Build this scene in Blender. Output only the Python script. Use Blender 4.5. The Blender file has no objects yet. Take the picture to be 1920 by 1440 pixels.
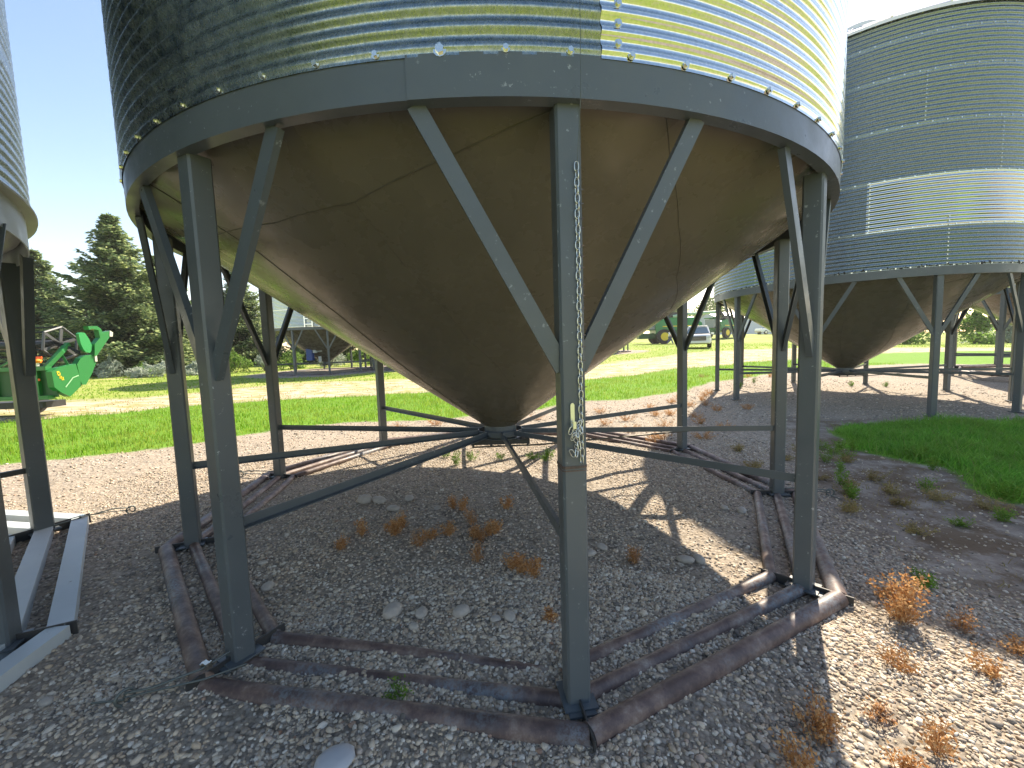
import bpy, math, random
import numpy as np
from mathutils import Vector, Matrix

SC = bpy.context.scene
COL = SC.collection
random.seed(7)
R_ = math.radians

# ---------------------------------------------------------------- camera
cam_d = bpy.data.cameras.new('camera')
cam = bpy.data.objects.new('camera', cam_d)
COL.objects.link(cam)
cam_d.sensor_width = 36.0
cam_d.lens = 36.0 * 772.87 / 1920.0
cam_d.clip_start = 0.02
cam_d.clip_end = 2000
_p, _r = 0.085, -0.033
_f = Vector((0, math.cos(_p), -math.sin(_p)))
_u0 = Vector((0, math.sin(_p), math.cos(_p)))
_r0 = Vector((1, 0, 0))
_rt = _r0 * math.cos(_r) + _u0 * math.sin(_r)
_up = _u0 * math.cos(_r) - _r0 * math.sin(_r)
m = Matrix((( _rt.x, _up.x, -_f.x, 0), (_rt.y, _up.y, -_f.y, 0), (_rt.z, _up.z, -_f.z, 1.532), (0, 0, 0, 1)))
cam.matrix_world = m
SC.camera = cam

# ---------------------------------------------------------------- world, sun, exposure
SUN_AZ, SUN_EL = R_(32.5), R_(44.8)      # azimuth clockwise from +Y
w = bpy.data.worlds.new('World')
SC.world = w
w.use_nodes = True
nt = w.node_tree
bg = nt.nodes['Background']
sky = nt.nodes.new('ShaderNodeTexSky')
sky.sky_type = 'NISHITA'
sky.sun_disc = False
sky.sun_elevation = SUN_EL
sky.sun_rotation = SUN_AZ
sky.air_density = 1.0
sky.dust_density = 0.6
sky.ozone_density = 1.2
tint = nt.nodes.new('ShaderNodeMix'); tint.data_type = 'RGBA'; tint.blend_type = 'MULTIPLY'; tint.inputs[0].default_value = 1
tint.inputs[7].default_value = (1.13, .88, .72, 1)
hs_ = nt.nodes.new('ShaderNodeHueSaturation'); hs_.inputs['Saturation'].default_value = 1.15; nt.links.new(sky.outputs[0], hs_.inputs['Color']); nt.links.new(hs_.outputs[0], tint.inputs[6]); nt.links.new(tint.outputs[2], bg.inputs[0])
bg.inputs[1].default_value = 0.113
sd = bpy.data.lights.new('sun', 'SUN')
sd.energy = 3.6
sd.angle = R_(0.53)
sd.color = (1.0, 0.87, 0.69)
so = bpy.data.objects.new('sun', sd)
COL.objects.link(so)
tosun = Vector((math.sin(SUN_AZ) * math.cos(SUN_EL), math.cos(SUN_AZ) * math.cos(SUN_EL), math.sin(SUN_EL)))
so.rotation_euler = tosun.to_track_quat('Z', 'Y').to_euler()
so.location = (0, 0, 30)
SC.view_settings.view_transform = 'Standard'
SC.view_settings.look = 'None'
SC.view_settings.exposure = 1.78
SC.view_settings.gamma = 1.0
SC.cycles.max_bounces = 8
SC.cycles.diffuse_bounces = 4
SC.cycles.glossy_bounces = 4
SC.cycles.transparent_max_bounces = 8
SC.cycles.use_denoising = True
SC.cycles.sample_clamp_indirect = 6

# ---------------------------------------------------------------- ground height
def gz(x, y):
    x = np.clip(x, -80, 80); y = np.clip(y, -4, 105)
    t = np.clip((y - 8) / 26, 0, 1); t = t * t * (3 - 2 * t)
    u = np.clip((y - 50) / 45, 0, 1); u = u * u * (3 - 2 * u)
    return (.022 * (y - 4.532) - .006 * x + .55 * np.exp(-(x - 17) ** 2 / 288) * t + 1.5 * np.exp(-(x - 50) ** 2 / 648) * u
            + .05 * np.exp(-((x - 8.2) ** 2 + (y - 10.1) ** 2) / 18))
def g(x, y): return float(gz(np.float64(x), np.float64(y)))

def vnoise(x, y, s, seed=0):
    """smooth value noise in -1..1 (numpy)"""
    x = np.asarray(x, float) * s; y = np.asarray(y, float) * s
    xi = np.floor(x).astype(np.int64); yi = np.floor(y).astype(np.int64)
    fx = x - xi; fy = y - yi
    fx = fx * fx * (3 - 2 * fx); fy = fy * fy * (3 - 2 * fy)
    def h(a, b):
        n = (a * 374761393 + b * 668265263 + seed * 974634777) & 0xffffffff
        n = ((n ^ (n >> 13)) * 1274126177) & 0xffffffff
        return ((n ^ (n >> 16)) & 0xffff) / 32767.5 - 1
    return ((h(xi, yi) * (1 - fx) + h(xi + 1, yi) * fx) * (1 - fy) + (h(xi, yi + 1) * (1 - fx) + h(xi + 1, yi + 1) * fx) * fy)

# ---------------------------------------------------------------- mesh helpers
class MB:
    def __init__(s): s.v = []; s.f = []
    def add(s, vs, fs):
        o = len(s.v); s.v.extend([tuple(q) for q in vs]); s.f.extend([tuple(i + o for i in q) for q in fs]); return s
    def box(s, c, d, rz=0, bev=0):
        M = Matrix.Rotation(rz, 3, 'Z'); c = Vector(c); x, y, z = d[0] / 2, d[1] / 2, d[2] / 2
        if bev <= 0:
            vs = [c + M @ Vector((i * x, j * y, k * z)) for i in (-1, 1) for j in (-1, 1) for k in (-1, 1)]
            return s.add(vs, [(0, 1, 3, 2), (4, 6, 7, 5), (0, 4, 5, 1), (2, 3, 7, 6), (0, 2, 6, 4), (1, 5, 7, 3)])
        b = bev
        pr = [(-x + b, -y), (x - b, -y), (x, -y + b), (x, y - b), (x - b, y), (-x + b, y), (-x, y - b), (-x, -y + b)]
        vs = [c + M @ Vector((a, q, -z)) for a, q in pr] + [c + M @ Vector((a, q, z)) for a, q in pr]
        fs = [(i, (i + 1) % 8, 8 + (i + 1) % 8, 8 + i) for i in range(8)] + [tuple(range(7, -1, -1)), tuple(range(8, 16))]
        return s.add(vs, fs)
    def sweep(s, pts, prof, up=(0, 0, 1), closed=True, caps=True, scale=None):
        """prof: list of (side, up) sweeps along pts"""
        n = len(prof); P = [Vector(q) for q in pts]; up = Vector(up); rings = []
        for i, q in enumerate(P):
            t = (P[min(i + 1, len(P) - 1)] - P[max(i - 1, 0)]).normalized()
            sd_ = t.cross(up)
            if sd_.length < 1e-4: sd_ = t.cross(Vector((0, 1, 0)))
            sd_.normalize(); u = sd_.cross(t)
            k = scale[i] if scale else 1
            rings += [q + sd_ * (a * k) + u * (b * k) for a, b in prof]
        fs = []
        for i in range(len(P) - 1):
            for j in range(n if closed else n - 1):
                a = i * n + j; b = i * n + (j + 1) % n
                fs.append((a, b, b + n, a + n))
        if caps and closed: fs += [tuple(range(n - 1, -1, -1)), tuple(range((len(P) - 1) * n, len(P) * n))]
        return s.add(rings, fs)
    def tube(s, pts, r, n=10, scale=None, caps=True):
        return s.sweep(pts, [(r * math.cos(2 * PI * k / n), r * math.sin(2 * PI * k / n)) for k in range(n)], scale=scale, caps=caps)
    def lathe(s, prof, n=64, c=(0, 0, 0), a0=0, a1=2 * math.pi, close=False):
        """prof (r,z) revolved; angle measured from -Y towards +X"""
        full = abs(a1 - a0 - 2 * math.pi) < 1e-6; m_ = n if full else n + 1; k = len(prof); vs = []
        for i in range(m_):
            a = a0 + (a1 - a0) * i / n; sa, ca = math.sin(a), math.cos(a)
            vs += [(c[0] + r * sa, c[1] - r * ca, c[2] + z) for r, z in prof]
        fs = []
        for i in range(n):
            i2 = (i + 1) % m_
            for j in range(k if close else k - 1):
                j2 = (j + 1) % k
                fs.append((i * k + j, i2 * k + j, i2 * k + j2, i * k + j2))
        return s.add(vs, fs)
    def prism(s, poly, fn, t0, t1):
        """poly of (a,b) extruded between t0,t1; fn(a,b,t)->xyz"""
        n = len(poly)
        vs = [fn(a, b, t0) for a, b in poly] + [fn(a, b, t1) for a, b in poly]
        return s.add(vs, [tuple(range(n - 1, -1, -1)), tuple(range(n, 2 * n))] + [(i, (i + 1) % n, n + (i + 1) % n, n + i) for i in range(n)])
    def ico(s, c, r, sub=1, sq=(1, 1, 1), rz=0, jit=0):
        V, F = ICO[sub]; M = Matrix.Rotation(rz, 3, 'Z')
        vs = []
        for q in V:
            k = r * (1 + jit * random.uniform(-1, 1))
            vs.append(Vector(c) + M @ Vector((q[0] * sq[0] * k, q[1] * sq[1] * k, q[2] * sq[2] * k)))
        return s.add(vs, F)
    def build(s, name, mt, parent=None, smooth=False, loc=None):
        me = bpy.data.meshes.new(name)
        me.from_pydata([tuple(q) for q in s.v], [], s.f); me.update()
        if mt: me.materials.append(mt)
        if smooth:
            me.polygons.foreach_set('use_smooth', [True] * len(me.polygons))
            if smooth != 'all': me.set_sharp_from_angle(angle=R_(smooth if smooth is not True else 35))
        o = bpy.data.objects.new(name, me); COL.objects.link(o)
        if parent: o.parent = parent
        if loc is not None: o.location = loc
        return o
PI = math.pi
def _ico():
    t = (1 + 5 ** .5) / 2
    V = [Vector(q).normalized() for q in [(-1, t, 0), (1, t, 0), (-1, -t, 0), (1, -t, 0), (0, -1, t), (0, 1, t), (0, -1, -t), (0, 1, -t), (t, 0, -1), (t, 0, 1), (-t, 0, -1), (-t, 0, 1)]]
    F = [(0, 11, 5), (0, 5, 1), (0, 1, 7), (0, 7, 10), (0, 10, 11), (1, 5, 9), (5, 11, 4), (11, 10, 2), (10, 7, 6), (7, 1, 8), (3, 9, 4), (3, 4, 2), (3, 2, 6), (3, 6, 8), (3, 8, 9), (4, 9, 5), (2, 4, 11), (6, 2, 10), (8, 6, 7), (9, 8, 1)]
    out = {0: ([tuple(v) for v in V], F)}
    for L in (1, 2):
        V2 = [Vector(v) for v in out[L - 1][0]]; F2 = []; cache = {}
        def mid(a, b):
            k = (min(a, b), max(a, b))
            if k not in cache: V2.append(((V2[a] + V2[b]) / 2).normalized()); cache[k] = len(V2) - 1
            return cache[k]
        for a, b, c in out[L - 1][1]:
            x, y, z = mid(a, b), mid(b, c), mid(c, a); F2 += [(a, x, z), (b, y, x), (c, z, y), (x, y, z)]
        out[L] = ([tuple(v) for v in V2], F2)
    return out
ICO = _ico()

def np_mesh(name, V, F, mt, smooth=False, parent=None):
    """V (n,3), F (m,k) -> object, fast"""
    me = bpy.data.meshes.new(name)
    V = np.asarray(V, np.float32); F = np.asarray(F, np.int32); k = F.shape[1]
    me.vertices.add(len(V)); me.vertices.foreach_set('co', V.ravel())
    me.loops.add(F.size); me.loops.foreach_set('vertex_index', F.ravel())
    me.polygons.add(len(F)); me.polygons.foreach_set('loop_start', np.arange(0, F.size, k, dtype=np.int32))
    me.polygons.foreach_set('use_smooth', np.full(len(F), bool(smooth)))
    me.update(calc_edges=True); me.validate()
    me.materials.append(mt)
    o = bpy.data.objects.new(name, me); COL.objects.link(o)
    if parent: o.parent = parent
    return o

def tag(o, label=None, cat=None, group=None, kind=None):
    if label: o['label'] = label
    if cat: o['category'] = cat
    if group: o['group'] = group
    if kind: o['kind'] = kind
    return o
def empty(name, loc, rz=0, **k):
    o = bpy.data.objects.new(name, None); COL.objects.link(o); o.location = loc; o.rotation_euler = (0, 0, rz); o.empty_display_size = .2
    return tag(o, **k)
def kids(o): return [c for c in bpy.data.objects if c.parent == o]
def copy_tree(o, parent=None):
    c = o.copy(); COL.objects.link(c)
    if parent: c.parent = parent
    for ch in kids(o): copy_tree(ch, c)
    return c

# ---------------------------------------------------------------- materials
def mat(name, base=(.5, .5, .5), rough=.6, metal=0, spec=.5):
    mt = bpy.data.materials.new(name); mt.use_nodes = True
    b = mt.node_tree.nodes['Principled BSDF']
    b.inputs['Base Color'].default_value = (*base, 1); b.inputs['Roughness'].default_value = rough
    b.inputs['Metallic'].default_value = metal; b.inputs['Specular IOR Level'].default_value = spec
    return mt
class NT:
    def __init__(s, mt): s.t = mt.node_tree; s.b = s.t.nodes['Principled BSDF']; s.N = s.t.nodes; s.L = s.t.links
    def n(s, ty, **k):
        q = s.N.new('ShaderNode' + ty)
        for a, b in k.items():
            if a in q.inputs: q.inputs[a].default_value = b
            else: setattr(q, a, b)
        return q
    def l(s, a, b): s.L.new(a, b)
    def co(s, kind='Object', scale=None):
        c = s.n('TexCoord').outputs[kind]
        if scale:
            mp = s.n('Mapping'); mp.inputs['Scale'].default_value = scale; s.l(c, mp.inputs[0]); return mp.outputs[0]
        return c
    def noise(s, scale, detail=4, rough=.6, co=None, w=0):
        q = s.n('TexNoise', Scale=scale, Detail=detail, Roughness=rough)
        if co is not None: s.l(co, q.inputs['Vector'])
        return q.outputs['Fac']
    def ramp(s, fac, stops, mode='LINEAR'):
        q = s.n('ValToRGB'); q.color_ramp.interpolation = mode; e = q.color_ramp.elements
        while len(e) < len(stops): e.new(.5)
        for el, (p_, c) in zip(e, stops):
            el.position = p_; el.color = (*c, 1) if hasattr(c, '__len__') else (c, c, c, 1)
        s.l(fac, q.inputs[0]); return q.outputs[0]
    def mix(s, fac, a, b, mode='MIX'):
        q = s.n('Mix', data_type='RGBA', blend_type=mode)
        for i, x in ((0, fac), (6, a), (7, b)):
            if hasattr(x, 'links'): s.l(x, q.inputs[i])
            elif i == 0: q.inputs[0].default_value = x
            else: q.inputs[i].default_value = (*x, 1)
        return q.outputs[2]
    def math(s, op, a, b=None):
        q = s.n('Math', operation=op)
        for i, x in ((0, a), (1, b)):
            if x is None: continue
            if hasattr(x, 'links'): s.l(x, q.inputs[i])
            else: q.inputs[i].default_value = x
        return q.outputs[0]
    def bump(s, h, strength=.3, dist=.01):
        q = s.n('Bump', Strength=strength, Distance=dist); s.l(h, q.inputs['Height']); s.l(q.outputs[0], s.b.inputs['Normal']); return q
    def base(s, c): s.l(c, s.b.inputs['Base Color'])
    def rough(s, c): s.l(c, s.b.inputs['Roughness'])

def paint(name, c0, c1, chip=(.3, .33, .35), rough=.42, chips=.63, chipscale=28, wave=0, rust=True):
    mt = mat(name, c0, rough); t = NT(mt); co = t.co()
    a = t.mix(t.ramp(t.noise(1.3, 5, co=co), [(.35, 0), (.65, 1)]), c0, c1)
    # scuffs: fine chips only inside patchy areas
    patch = t.ramp(t.noise(1.7, 2, co=co), [(.45, 0), (.58, 1)])
    ch = t.ramp(t.noise(chipscale, 6, .7, co=co), [(chips, 0), (chips + .04, 1)])
    a = t.mix(t.math('MULTIPLY', ch, patch), a, chip)
    if rust:
        r = t.ramp(t.noise(6, 6, .75, co=co), [(.74, 0), (.78, 1)])
        a = t.mix(r, a, (.09, .045, .03))
    t.base(a)
    t.rough(t.ramp(t.noise(5, 5, co=co), [(.3, rough - .08), (.7, rough + .14)]))
    h = t.noise(60, 3, co=co)
    if wave:
        hb = t.noise(1.1, 2, .4, co=co)
        q = t.n('Bump', Strength=1.0, Distance=wave); t.l(hb, q.inputs['Height'])
        q2 = t.n('Bump', Strength=.08, Distance=.002); t.l(h, q2.inputs['Height']); t.l(q.outputs[0], q2.inputs['Normal']); t.l(q2.outputs[0], t.b.inputs['Normal'])
    else: t.bump(h, .15, .002)
    return mt
M = {}
M['paint'] = paint('grey_paint', (.078, .095, .108), (.10, .118, .130), rough=.34)
M['cone'] = paint('cone_paint', (.125, .112, .082), (.15, .134, .098), chips=.92, rough=.25, wave=.018, rust=False)
M['pale_paint'] = paint('pale_paint', (.40, .46, .50), (.48, .53, .55), chip=(.12, .09, .07), chips=.66, chipscale=9, rough=.45)
M['tan_edge'] = paint('flange_paint', (.33, .33, .31), (.40, .40, .38), chip=(.1, .08, .05), chips=.6, chipscale=14)

def galv(name, c0, c1, rough, spangle, dirt):
    mt = mat(name, c0, rough, 1.0); t = NT(mt); co = t.co()
    v = t.n('TexVoronoi', Scale=spangle); t.l(t.co('Object', (1, 1, .55)), v.inputs['Vector'])
    sp = t.n('SeparateColor'); t.l(v.outputs['Color'], sp.inputs[0])
    a = t.mix(t.ramp(sp.outputs[0], [(0.1, 0), (.9, 1)]), c0, c1)
    if dirt > 0:
        d = t.ramp(t.noise(34, 8, .75, co=t.co('Object', (1, 1, .45))), [(.42, 0), (.66, 1)])
        a = t.mix(t.math('MULTIPLY', d, dirt), a, (.15, .17, .14))
    t.base(a)
    t.rough(t.ramp(sp.outputs[1], [(0, max(.03, rough - .07)), (1, rough + .1)]))
    if dirt > 0:
        mm = t.ramp(t.noise(14, 6, .7, co=co), [(.4, 1.0), (.75, .55)]); t.l(mm, t.b.inputs['Metallic'])
    t.bump(t.noise(30, 3, co=co), .1, .001)
    return mt
M['galv_old'] = galv('weathered_galvanised_steel', (.22, .265, .27), (.31, .35, .35), .28, 170, .3)
M['galv_mid'] = galv('dull_galvanised_steel', (.20, .245, .28), (.26, .305, .34), .32, 120, .25)
M['galv_new'] = galv('bright_galvanised_steel', (.56, .59, .60), (.64, .67, .68), .09, 120, 0)
M['bolt'] = mat('zinc_bolt', (.75, .75, .68), .25, 1)
M['bolt_dark'] = mat('dirty_bolt', (.12, .11, .09), .6, .6)
M['roof'] = mat('pale_roof_steel', (.75, .74, .72), .35, .35)
M['chain'] = mat('zinc_chain', (.72, .74, .70), .3, .9)
M['black'] = mat('black_rubber', (.018, .018, .018), .7)
M['dark_metal'] = paint('dark_metal', (.03, .032, .034), (.045, .045, .045), rough=.5)
M['cable'] = mat('galvanised_cable', (.12, .14, .135), .5, .4)
M['tar'] = mat('tar_sealant', (.015, .014, .012), .6)
def rustpipe():
    mt = mat('rusty_pipe', (.13, .07, .06), .6); t = NT(mt); co = t.co()
    a = t.ramp(t.noise(7, 8, .75, co=co), [(.32, (.055, .038, .036)), (.46, (.10, .068, .062)), (.56, (.17, .12, .10)), (.68, (.28, .24, .21))])
    ov = t.ramp(t.noise(1.2, 3, co=co), [(.52, 0), (.66, 1)])
    sp = t.ramp(t.noise(45, 5, .8, co=co), [(.42, 0), (.58, 1)])
    a = t.mix(t.math('MULTIPLY', ov, sp), a, (.2, .24, .27))
    t.base(a); t.rough(t.ramp(t.noise(8, 4, co=co), [(.3, .38), (.7, .7)])); t.bump(t.noise(50, 6, .7, co=co), .35, .003)
    return mt
M['pipe'] = rustpipe()
M['weld'] = mat('weld_seam_paint', (.092, .084, .064), .5)

def island_mat(name, stops, rough=.8, spec=.25, bump=0, sub=None, patch=None):
    mt = mat(name, stops[0][1], rough, spec=spec); t = NT(mt)
    r = t.n('NewGeometry').outputs['Random Per Island']
    a = t.ramp(r, stops, 'LINEAR')
    if bump:
        n_ = t.noise(bump, 5, .7, co=t.co())
        a = t.mix(.5, a, t.ramp(n_, [(.3, (.5, .5, .5)), (.7, (1, 1, 1))]), 'MULTIPLY'); t.bump(n_, .5, .003)
    if patch:
        f = t.ramp(t.noise(patch[0], 6, .7, co=t.co()), [(.4, 0), (.62, 1)]); a = t.mix(t.math('MULTIPLY', f, patch[2]), a, patch[1])
        f2 = t.ramp(t.noise(patch[0] * 4, 5, .7, co=t.co()), [(.35, (.6, .6, .6)), (.65, (1.1, 1.1, 1.1))]); a = t.mix(1, a, f2, 'MULTIPLY')
    t.base(a)
    if sub:
        tr = t.n('BsdfTranslucent'); t.l(a, tr.inputs[0]); mx = t.n('MixShader'); mx.inputs[0].default_value = sub
        t.l(t.b.outputs[0], mx.inputs[1]); t.l(tr.outputs[0], mx.inputs[2]); t.l(mx.outputs[0], t.N['Material Output'].inputs[0])
    return mt
M['pebble'] = island_mat('pebbles', [(0, (.15, .135, .12)), (.1, (.28, .25, .215)), (.25, (.44, .35, .26)), (.42, (.58, .47, .34)), (.58, (.46, .41, .35)), (.74, (.68, .57, .43)), (.88, (.62, .57, .49)), (.97, (.80, .74, .64)), (1, (.34, .2, .13))], .75, bump=45)
M['rock'] = island_mat('field_stone', [(0, (.52, .46, .38)), (.5, (.42, .39, .35)), (1, (.60, .55, .48))], .8, bump=14)
M['grass'] = island_mat('grass_blade', [(0, (.13, .30, .012)), (.4, (.19, .42, .018)), (.8, (.27, .50, .03)), (.93, (.36, .48, .06)), (1, (.45, .40, .14))], .55, sub=.45, patch=(.9, (.38, .42, .08), .6))
M['grass_lush'] = island_mat('lush_grass_blade', [(0, (.13, .38, .04)), (.5, (.19, .50, .055)), (.9, (.32, .62, .09)), (1, (.40, .38, .15))], .5, sub=.45, patch=(1.6, (.22, .34, .05), .6))
M['dry'] = island_mat('dry_weed', [(0, (.34, .16, .06)), (.5, (.50, .27, .11)), (1, (.60, .42, .22))], .8, sub=.35)
M['drygrass'] = island_mat('dry_grass_blade', [(0, (.25, .19, .08)), (.6, (.36, .28, .13)), (1, (.22, .22, .06))], .8, sub=.3)
M['weed'] = island_mat('green_weed', [(0, (.10, .22, .02)), (1, (.2, .32, .04))], .6, sub=.4)
M['needle'] = island_mat('spruce_needles', [(0, (.05, .09, .045)), (.40, (.15, .225, .10)), (.75, (.33, .41, .18)), (1, (.46, .52, .24))], .7, sub=.5)
M['bark'] = mat('bark', (.09, .065, .045), .9)
M['silver'] = island_mat('silver_leaves', [(0, (.30, .36, .30)), (1, (.50, .55, .46))], .7, sub=.45)
M['leaf'] = island_mat('green_leaves', [(0, (.10, .2, .04)), (1, (.22, .34, .07))], .7, sub=.45)
M['yellowleaf'] = island_mat('light_leaves', [(0, (.12, .2, .04)), (1, (.24, .32, .08))], .7, sub=.3)

def ground_mat():
    mt = mat('ground', (.3, .27, .22), .95, spec=.2); t = NT(mt); co = t.co('Object')
    at = t.n('Attribute', attribute_name='surf'); sp = t.n('SeparateColor'); t.l(at.outputs['Color'], sp.inputs[0])
    gr, di, la = sp.outputs
    # gravel: small voronoi stones
    v = t.n('TexVoronoi', Scale=42.0); t.l(co, v.inputs['Vector'])
    vs = t.n('SeparateColor'); t.l(v.outputs['Color'], vs.inputs[0])
    stones = t.ramp(vs.outputs[0], [(0, (.20, .18, .16)), (.2, (.32, .28, .23)), (.45, (.50, .43, .34)), (.7, (.44, .41, .37)), (.85, (.62, .54, .44)), (1, (.74, .68, .6))])
    edge = t.ramp(v.outputs['Distance'], [(.0, 1), (.75, .35)])
    stones = t.mix(1, stones, edge, 'MULTIPLY')
    grit = t.ramp(t.noise(160, 4, .8, co=co), [(.3, (.27, .23, .18)), (.7, (.50, .43, .34))])
    big = t.ramp(t.noise(.9, 5, .65, co=co), [(.38, 0), (.62, 1)])
    gravel = t.mix(t.math('MULTIPLY', t.ramp(t.noise(14, 5, .7, co=co), [(.42, 0), (.6, 1)]), .55), stones, grit)
    gravel = t.mix(t.math('MULTIPLY', big, .3), gravel, (.36, .29, .22))
    # dirt
    d = t.ramp(t.noise(3.2, 8, .7, co=co), [(.3, (.12, .095, .075)), (.5, (.23, .195, .165)), (.7, (.38, .345, .30))])
    litter = t.ramp(t.noise(2.1, 7, .75, co=co), [(.46, 0), (.56, 1)])
    d = t.mix(t.math('MULTIPLY', litter, .8), d, (.12, .08, .045))
    road = t.ramp(t.noise(1.4, 8, .7, co=co), [(.3, (.45, .335, .26)), (.7, (.60, .47, .38))])
    rg = t.ramp(t.noise(2.6, 7, .75, co=t.co('Object', (.5, 1.5, 1))), [(.44, 0), (.56, 1)])
    road = t.mix(rg, road, (.27, .27, .10))
    # grass under the blades and lawn
    gg = t.ramp(t.noise(12, 7, .8, co=co), [(.3, (.07, .16, .012)), (.7, (.17, .32, .03))])
    lw = t.ramp(t.noise(.35, 8, .7, co=t.co('Object', (.4, 1.6, 1))), [(.3, (.15, .25, .03)), (.48, (.27, .35, .06)), (.6, (.40, .40, .14)), (.72, (.52, .45, .30))])
    lw = t.mix(.6, lw, t.ramp(t.noise(9, 6, .8, co=co), [(.3, (.45, .45, .4)), (.7, (1, 1, 1))]), 'MULTIPLY')
    al = at.outputs['Alpha']
    a = t.mix(di, gravel, d); a = t.mix(al, a, road); a = t.mix(la, a, lw); a = t.mix(gr, a, gg)
    t.base(a)
    inv = t.math('SUBTRACT', 1.0, t.math('MAXIMUM', gr, la))
    h = t.math('ADD', t.math('MULTIPLY', t.math('SUBTRACT', 1.0, v.outputs['Distance']), t.math('MULTIPLY', inv, .6)), t.noise(35, 6, .75, co=co))
    t.bump(h, .8, .012)
    return mt
M['ground'] = ground_mat()

# ---------------------------------------------------------------- ground sheet
NEAR = [(-40, 2.5), (-20, 4), (-8.44, 5.49), (-7.72, 6.08), (-6.76, 6.16), (-6.23, 6.46), (-5.65, 6.8), (-5.14, 7.5), (-4.43, 8.1), (-3.52, 8.35), (-2.71, 8.57), (-1.17, 8.76), (-.02, 9.1), (1.91, 10.4), (3.05, 10.68), (5.06, 11.79), (6.75, 13.49), (10.74, 15.9), (12.92, 16.58), (16.9, 17.5), (21, 15.8), (22, 12), (60, 12)]
FAR = [(-60, 3), (-40, 6), (-20, 9.5), (-15.66, 10.35), (-12.23, 9.75), (-11.31, 10.44), (-10.06, 10.55), (-9.32, 11.53), (-6.62, 12.71), (-3.43, 13.17), (0, 14.28), (2.78, 15.28), (7.42, 18.42), (9.42, 19.09), (14.89, 21.25), (18.58, 22.39), (22.6, 23.56), (35, 24.5), (60, 24)]
ROAD = [(-90, 6), (-45, 11), (-20.76, 13.77), (-16.23, 13.4), (-13.12, 13.83), (-11.79, 14.64), (-9.59, 17.5), (-4.68, 18.08), (3.93, 21.53), (11.65, 27.5), (17.27, 29.2), (25.16, 29.5), (36.47, 28.5), (90, 26)]
PATCH = [(5.07, 6.63), (5.73, 6.85), (6.8, 7.03), (7.73, 7.03), (8.78, 6.99), (10.02, 6.71), (13, 6.6), (14, 3), (5.6, 2.7), (4.95, 3.6), (4.71, 4.01), (4.71, 4.59), (4.5, 4.75), (4.55, 5.17), (4.4, 5.6)]
DIRT = [(4.75, 7.6), (4.2, 5.94), (3.48, 4.42), (2.95, 3.2), (2.78, 2.45), (3.1, 1.84), (4.2, .5), (9, -1), (16, 1), (16, 7.2), (10, 7.0), (6, 7.3)]
def poly_sd(x, y, P):
    """signed distance to polygon (positive inside)"""
    P = np.array(P, float); n = len(P); best = np.full(x.shape, 1e9); ins = np.zeros(x.shape, bool)
    for i in range(n):
        a, b = P[i], P[(i + 1) % n]; e = b - a; wx = x - a[0]; wy = y - a[1]
        t = np.clip((wx * e[0] + wy * e[1]) / (e @ e), 0, 1)
        best = np.minimum(best, (wx - e[0] * t) ** 2 + (wy - e[1] * t) ** 2)
        c = ((a[1] > y) != (b[1] > y)) & (x < (b[0] - a[0]) * (y - a[1]) / (b[1] - a[1] + 1e-12) + a[0]); ins ^= c
    d = np.sqrt(best); return np.where(ins, d, -d)
def sstep(v, a, b):
    t = np.clip((v - a) / (b - a), 0, 1); return t * t * (3 - 2 * t)
STRIP = NEAR + FAR[::-1]
ROADP = FAR + ROAD[::-1]
def masks(x, y):
    nx = x + .12 * vnoise(x, y, 2.3, 1) + .05 * vnoise(x, y, 9, 2) + .25 * vnoise(x, y, .6, 5); ny = y + .12 * vnoise(x, y, 2.3, 3) + .05 * vnoise(x, y, 9, 4) + .25 * vnoise(x, y, .6, 6)
    strip = sstep(poly_sd(nx, ny, STRIP), -.05, .08)
    patch = sstep(poly_sd(nx, ny, PATCH), -.05, .08)
    road = sstep(poly_sd(nx, ny, ROADP), -.5, .5)
    far_y = np.interp(nx, [q[0] for q in ROAD], [q[1] for q in ROAD])
    lawn = sstep(ny - far_y, -.6, .6)
    # bin 4/5/6 pads beyond the road stay gravel
    for cx, cy in ((-11.1, 24.8), (-6.9, 27.0), (7.0, 33.5)):
        lawn = lawn * (1 - sstep(4.1 - np.hypot(nx - cx, ny - cy), -.3, .3))
    back = np.maximum(sstep(-ny - 2.6, 0, .4), sstep(-nx - 13 + .1 * ny, 0, .5) * (ny < 4))
    right = sstep(nx - 23 + 0 * ny, 0, .6) * sstep(16 - ny, 0, 1)
    lawn = np.maximum(np.maximum(lawn, back), right) * (1 - strip)
    dirt = sstep(poly_sd(nx, ny, DIRT), -.35, .35)
    grass = np.maximum(strip, patch)
    return grass, dirt, lawn, road
def relief(x, y):
    r = np.hypot(x, y); k = np.clip(1.6 - r / 40, 0, 1)
    return k * (.014 * vnoise(x, y, 1.7, 11) + .007 * vnoise(x, y, 5, 12) + .004 * vnoise(x, y, 13, 13))
NR, NA = 560, 900
rr = np.concatenate([[0.0], .35 * (420 / .35) ** np.linspace(0, 1, NR - 1)])
aa = np.linspace(0, 2 * PI, NA, endpoint=False)
RR, AA = np.meshgrid(rr, aa, indexing='ij')
GX = (RR * np.sin(AA)).ravel(); GY = (RR * np.cos(AA)).ravel()
GZ = gz(GX, GY) + relief(GX, GY)
ii, jj = np.meshgrid(np.arange(NR - 1), np.arange(NA), indexing='ij')
j2 = (jj + 1) % NA
GF = np.stack([ii * NA + jj, ii * NA + j2, (ii + 1) * NA + j2, (ii + 1) * NA + jj], -1).reshape(-1, 4)[:, ::-1]
ground = np_mesh('ground', np.stack([GX, GY, GZ], -1), GF, M['ground'], smooth=True)
if ground.data.polygons[NA * 5].normal.z < 0: ground.data.flip_normals()
tag(ground, 'gravel yard with a dirt track and mown grass strips', kind='structure')
a_, b_, c_, d_ = masks(GX, GY)
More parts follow.
